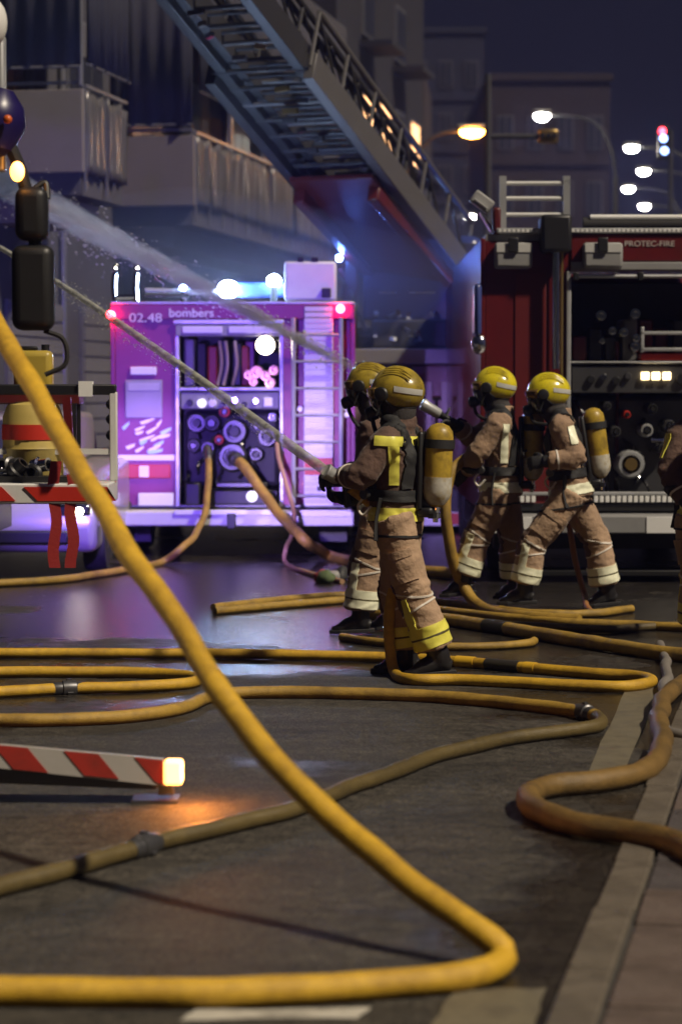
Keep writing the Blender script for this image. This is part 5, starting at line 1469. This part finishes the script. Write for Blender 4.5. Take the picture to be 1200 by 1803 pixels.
# ------------------------------------------------------------------ nozzles and water jets
n1_tip, n1_tail = P(573, 829, 13.64), P(622, 860, 13.70)
nozzle('black and silver nozzle in the gloves of the front firefighter', n1_tip, n1_tail)
n3_tip, n3_tail = P(742, 711, 17.95), P(812, 752, 18.0)
nozzle('silver tipped nozzle held high by the firefighter with the upper jet', n3_tip, n3_tail)
def water(name, dens, col, aniso=.3):
    m = bpy.data.materials.new(name); m.use_nodes = True
    N, L = m.node_tree.nodes, m.node_tree.links
    for n_ in list(N):
        if n_.type == 'BSDF_PRINCIPLED': N.remove(n_)
    v = N.new('ShaderNodeVolumePrincipled')
    v.inputs['Color'].default_value = (*col, 1); v.inputs['Density'].default_value = dens; v.inputs['Anisotropy'].default_value = aniso
    L.new(v.outputs[0], N['Material Output'].inputs['Volume'])
    return m
def jet_surface():
    m = bpy.data.materials.new('jet_water'); m.use_nodes = True
    N, L = m.node_tree.nodes, m.node_tree.links; b = N['Principled BSDF']
    b.inputs['Base Color'].default_value = (.55, .56, .50, 1); b.inputs['Roughness'].default_value = .35
    tc = N.new('ShaderNodeTexCoord'); nz = N.new('ShaderNodeTexNoise'); nz.inputs['Scale'].default_value = 7; nz.inputs['Detail'].default_value = 6
    L.new(tc.outputs['Object'], nz.inputs['Vector'])
    mr = N.new('ShaderNodeMapRange'); mr.inputs[1].default_value = .35; mr.inputs[2].default_value = .65; mr.inputs[3].default_value = .3; mr.inputs[4].default_value = .85
    L.new(nz.outputs['Fac'], mr.inputs[0]); L.new(mr.outputs[0], b.inputs['Alpha'])
    bp = N.new('ShaderNodeBump'); bp.inputs['Strength'].default_value = .6; bp.inputs['Distance'].default_value = .02; L.new(nz.outputs['Fac'], bp.inputs['Height']); L.new(bp.outputs[0], b.inputs['Normal'])
    return m
def jet(label, pts, rs, m):
    path = catmull(pts, 10)
    rr = []
    for i in range(len(rs) - 1):
        for k in range(10): rr.append(rs[i] + (rs[i + 1] - rs[i]) * k / 10)
    rr.append(rs[-1])
    o_ = path[0]
    mb = MB().tube([p - o_ for p in path], rr, 16)
    o = mb.build('water_jet', m, None, smooth=70); o.location = o_
    return tag(o, label, 'water jet')
jet1 = jet('narrow solid water jet rising left from the front firefighter nozzle', [P(573, 829, 13.64), P(480, 762, 14.4), P(300, 632, 16.2), P(105, 500, 18.6), P(-60, 400, 21)], [.030, .031, .028, .023, .02], jet_surface())
# the spray: a cone whose density thins with width and towards its edge, with drifting gaps
def spray(label, a, b_, r0, r1, dens):
    ax_ = (b_ - a); L_ = ax_.length
    o = MB().lathe((0, 0, 0), (0, 0, 1), [(L_ * k / 24, r0 + (r1 - r0) * k / 24) for k in range(25)], 20).build('water_jet', None, None, smooth=70)
    o.location = a; o.rotation_mode = 'QUATERNION'; o.rotation_quaternion = ax_.to_track_quat('Z', 'Y')
    m = bpy.data.materials.new('spray_mist'); m.use_nodes = True
    N, L = m.node_tree.nodes, m.node_tree.links
    N.remove(N['Principled BSDF'])
    def mth(op, x, y):
        n_ = N.new('ShaderNodeMath'); n_.operation = op
        for i, q in enumerate((x, y)):
            if q is None: continue
            if isinstance(q, (int, float)): n_.inputs[i].default_value = q
            else: L.new(q, n_.inputs[i])
        return n_.outputs[0]
    tc = N.new('ShaderNodeTexCoord'); sp = N.new('ShaderNodeSeparateXYZ'); L.new(tc.outputs['Object'], sp.inputs[0])
    R_ = mth('ADD', mth('MULTIPLY', sp.outputs['Z'], (r1 - r0) / L_), r0)
    rad = mth('SQRT', mth('ADD', mth('MULTIPLY', sp.outputs['X'], sp.outputs['X']), mth('MULTIPLY', sp.outputs['Y'], sp.outputs['Y'])), None)
    q = mth('DIVIDE', rad, R_)
    fall = mth('MAXIMUM', mth('SUBTRACT', 1.0, mth('POWER', q, 1.4)), 0.0)
    mp = N.new('ShaderNodeMapping'); mp.inputs['Scale'].default_value = (11, 11, 1.3); L.new(tc.outputs['Object'], mp.inputs['Vector'])
    nz = N.new('ShaderNodeTexNoise'); nz.inputs['Scale'].default_value = 1.0; nz.inputs['Detail'].default_value = 3; L.new(mp.outputs[0], nz.inputs['Vector'])
    nm = mth('MAXIMUM', mth('MULTIPLY', mth('SUBTRACT', nz.outputs['Fac'], .34), 5.0), .12)
    dn = mth('MULTIPLY', mth('MULTIPLY', mth('DIVIDE', dens * r0, R_), fall), nm)
    v = N.new('ShaderNodeVolumePrincipled'); v.inputs['Color'].default_value = (.9, .89, .86, 1); v.inputs['Anisotropy'].default_value = .3
    L.new(dn, v.inputs['Density']); L.new(v.outputs[0], N['Material Output'].inputs['Volume'])
    try: m.cycles.volume_step_rate = .1
    except Exception: pass
    o.data.materials.append(m)
    return tag(o, label, 'water jet')
jet2 = spray('wide hazy water jet spraying up left from behind the helmets', P(742, 711, 17.95), P(-60, 285, 25.0), .02, .20, 62)

# loose drops torn off both jets
M_drop = mat('water_drop', (.72, .74, .72), .15, var=.05)
def drops(jet_o, a, b_, r0, r1, n, size):
    a, b_ = Vector(a), Vector(b_); d = (b_ - a); L_ = d.length; d.normalize()
    u = d.cross(Vector((0, 0, 1))).normalized(); v = d.cross(u); mb = MB()
    inv = (Matrix.Translation(jet_o.location) @ (jet_o.rotation_quaternion.to_matrix().to_4x4() if jet_o.rotation_mode == 'QUATERNION' else Matrix())).inverted()
    for k in range(n):
        t = random.random() ** .8; an = random.uniform(0, 6.28); rr = (r0 + (r1 - r0) * t) * (.7 + abs(random.gauss(0, .55)))
        c = a + d * (L_ * t) + u * (rr * math.cos(an)) + v * (rr * math.sin(an)) - Vector((0, 0, rr * .25))
        w = size * random.uniform(.4, 1.2); l = w * random.uniform(2, 7)
        q = [c + d * l, c - d * l, c + u * w, c - u * w, c + v * w, c - v * w]
        mb.add([inv @ p for p in q], [(0, 2, 4), (0, 4, 3), (0, 3, 5), (0, 5, 2), (1, 4, 2), (1, 3, 4), (1, 5, 3), (1, 2, 5)])
    o = mb.build('droplets', M_drop, jet_o, smooth=None)
    return tag(o, kind='stuff')
drops(jet1, P(560, 820, 13.75), P(105, 500, 18.6), .03, .06, 700, .0035)
drops(jet2, P(700, 689, 18.3), P(-60, 285, 25.0), .04, .22, 1600, .005)

# ------------------------------------------------------------------ smoke puffs added to give the blue lamps a halo
for lab, c, rx, ry, rz_, dn in (('thin smoke added as lamp halo over the roof of the purple engine', P(400, 500, 26.0), 2.3, 1.2, 1.0, .16), ('thin smoke added as lamp halo around the turntable of the ladder truck', P(740, 500, 27.0), 1.8, 1.0, 1.0, .10)):
    mb = MB().sphere((0, 0, 0), rx, ry, rz_, n=28, m_=18)
    for q in mb.v: q *= 1 + .25 * noise.noise(q * .9)
    o = mb.build('smoke', water('smoke_' + str(int(rx * 10)), dn, (.8, .82, .9), .5), None, smooth=80); o.location = c
    tag(o, lab, 'smoke', kind='stuff')

# ------------------------------------------------------------------ night haze
hz = MB().box(-130, 130, -8, 290, -1, 48).build('haze', None, None, smooth=None)
hm = bpy.data.materials.new('haze_air'); hm.use_nodes = True
N, L = hm.node_tree.nodes, hm.node_tree.links
N.remove(N['Principled BSDF'])
v = N.new('ShaderNodeVolumePrincipled'); v.inputs['Color'].default_value = (.13, .14, .38, 1); v.inputs['Density'].default_value = .0045; v.inputs['Anisotropy'].default_value = .6  # blue tint stands in for strobe light scattered in the haze
L.new(v.outputs[0], N['Material Output'].inputs['Volume'])
hz.data.materials.append(hm)
tag(hz, kind='stuff')

bpy.data.scenes.remove(TMP)
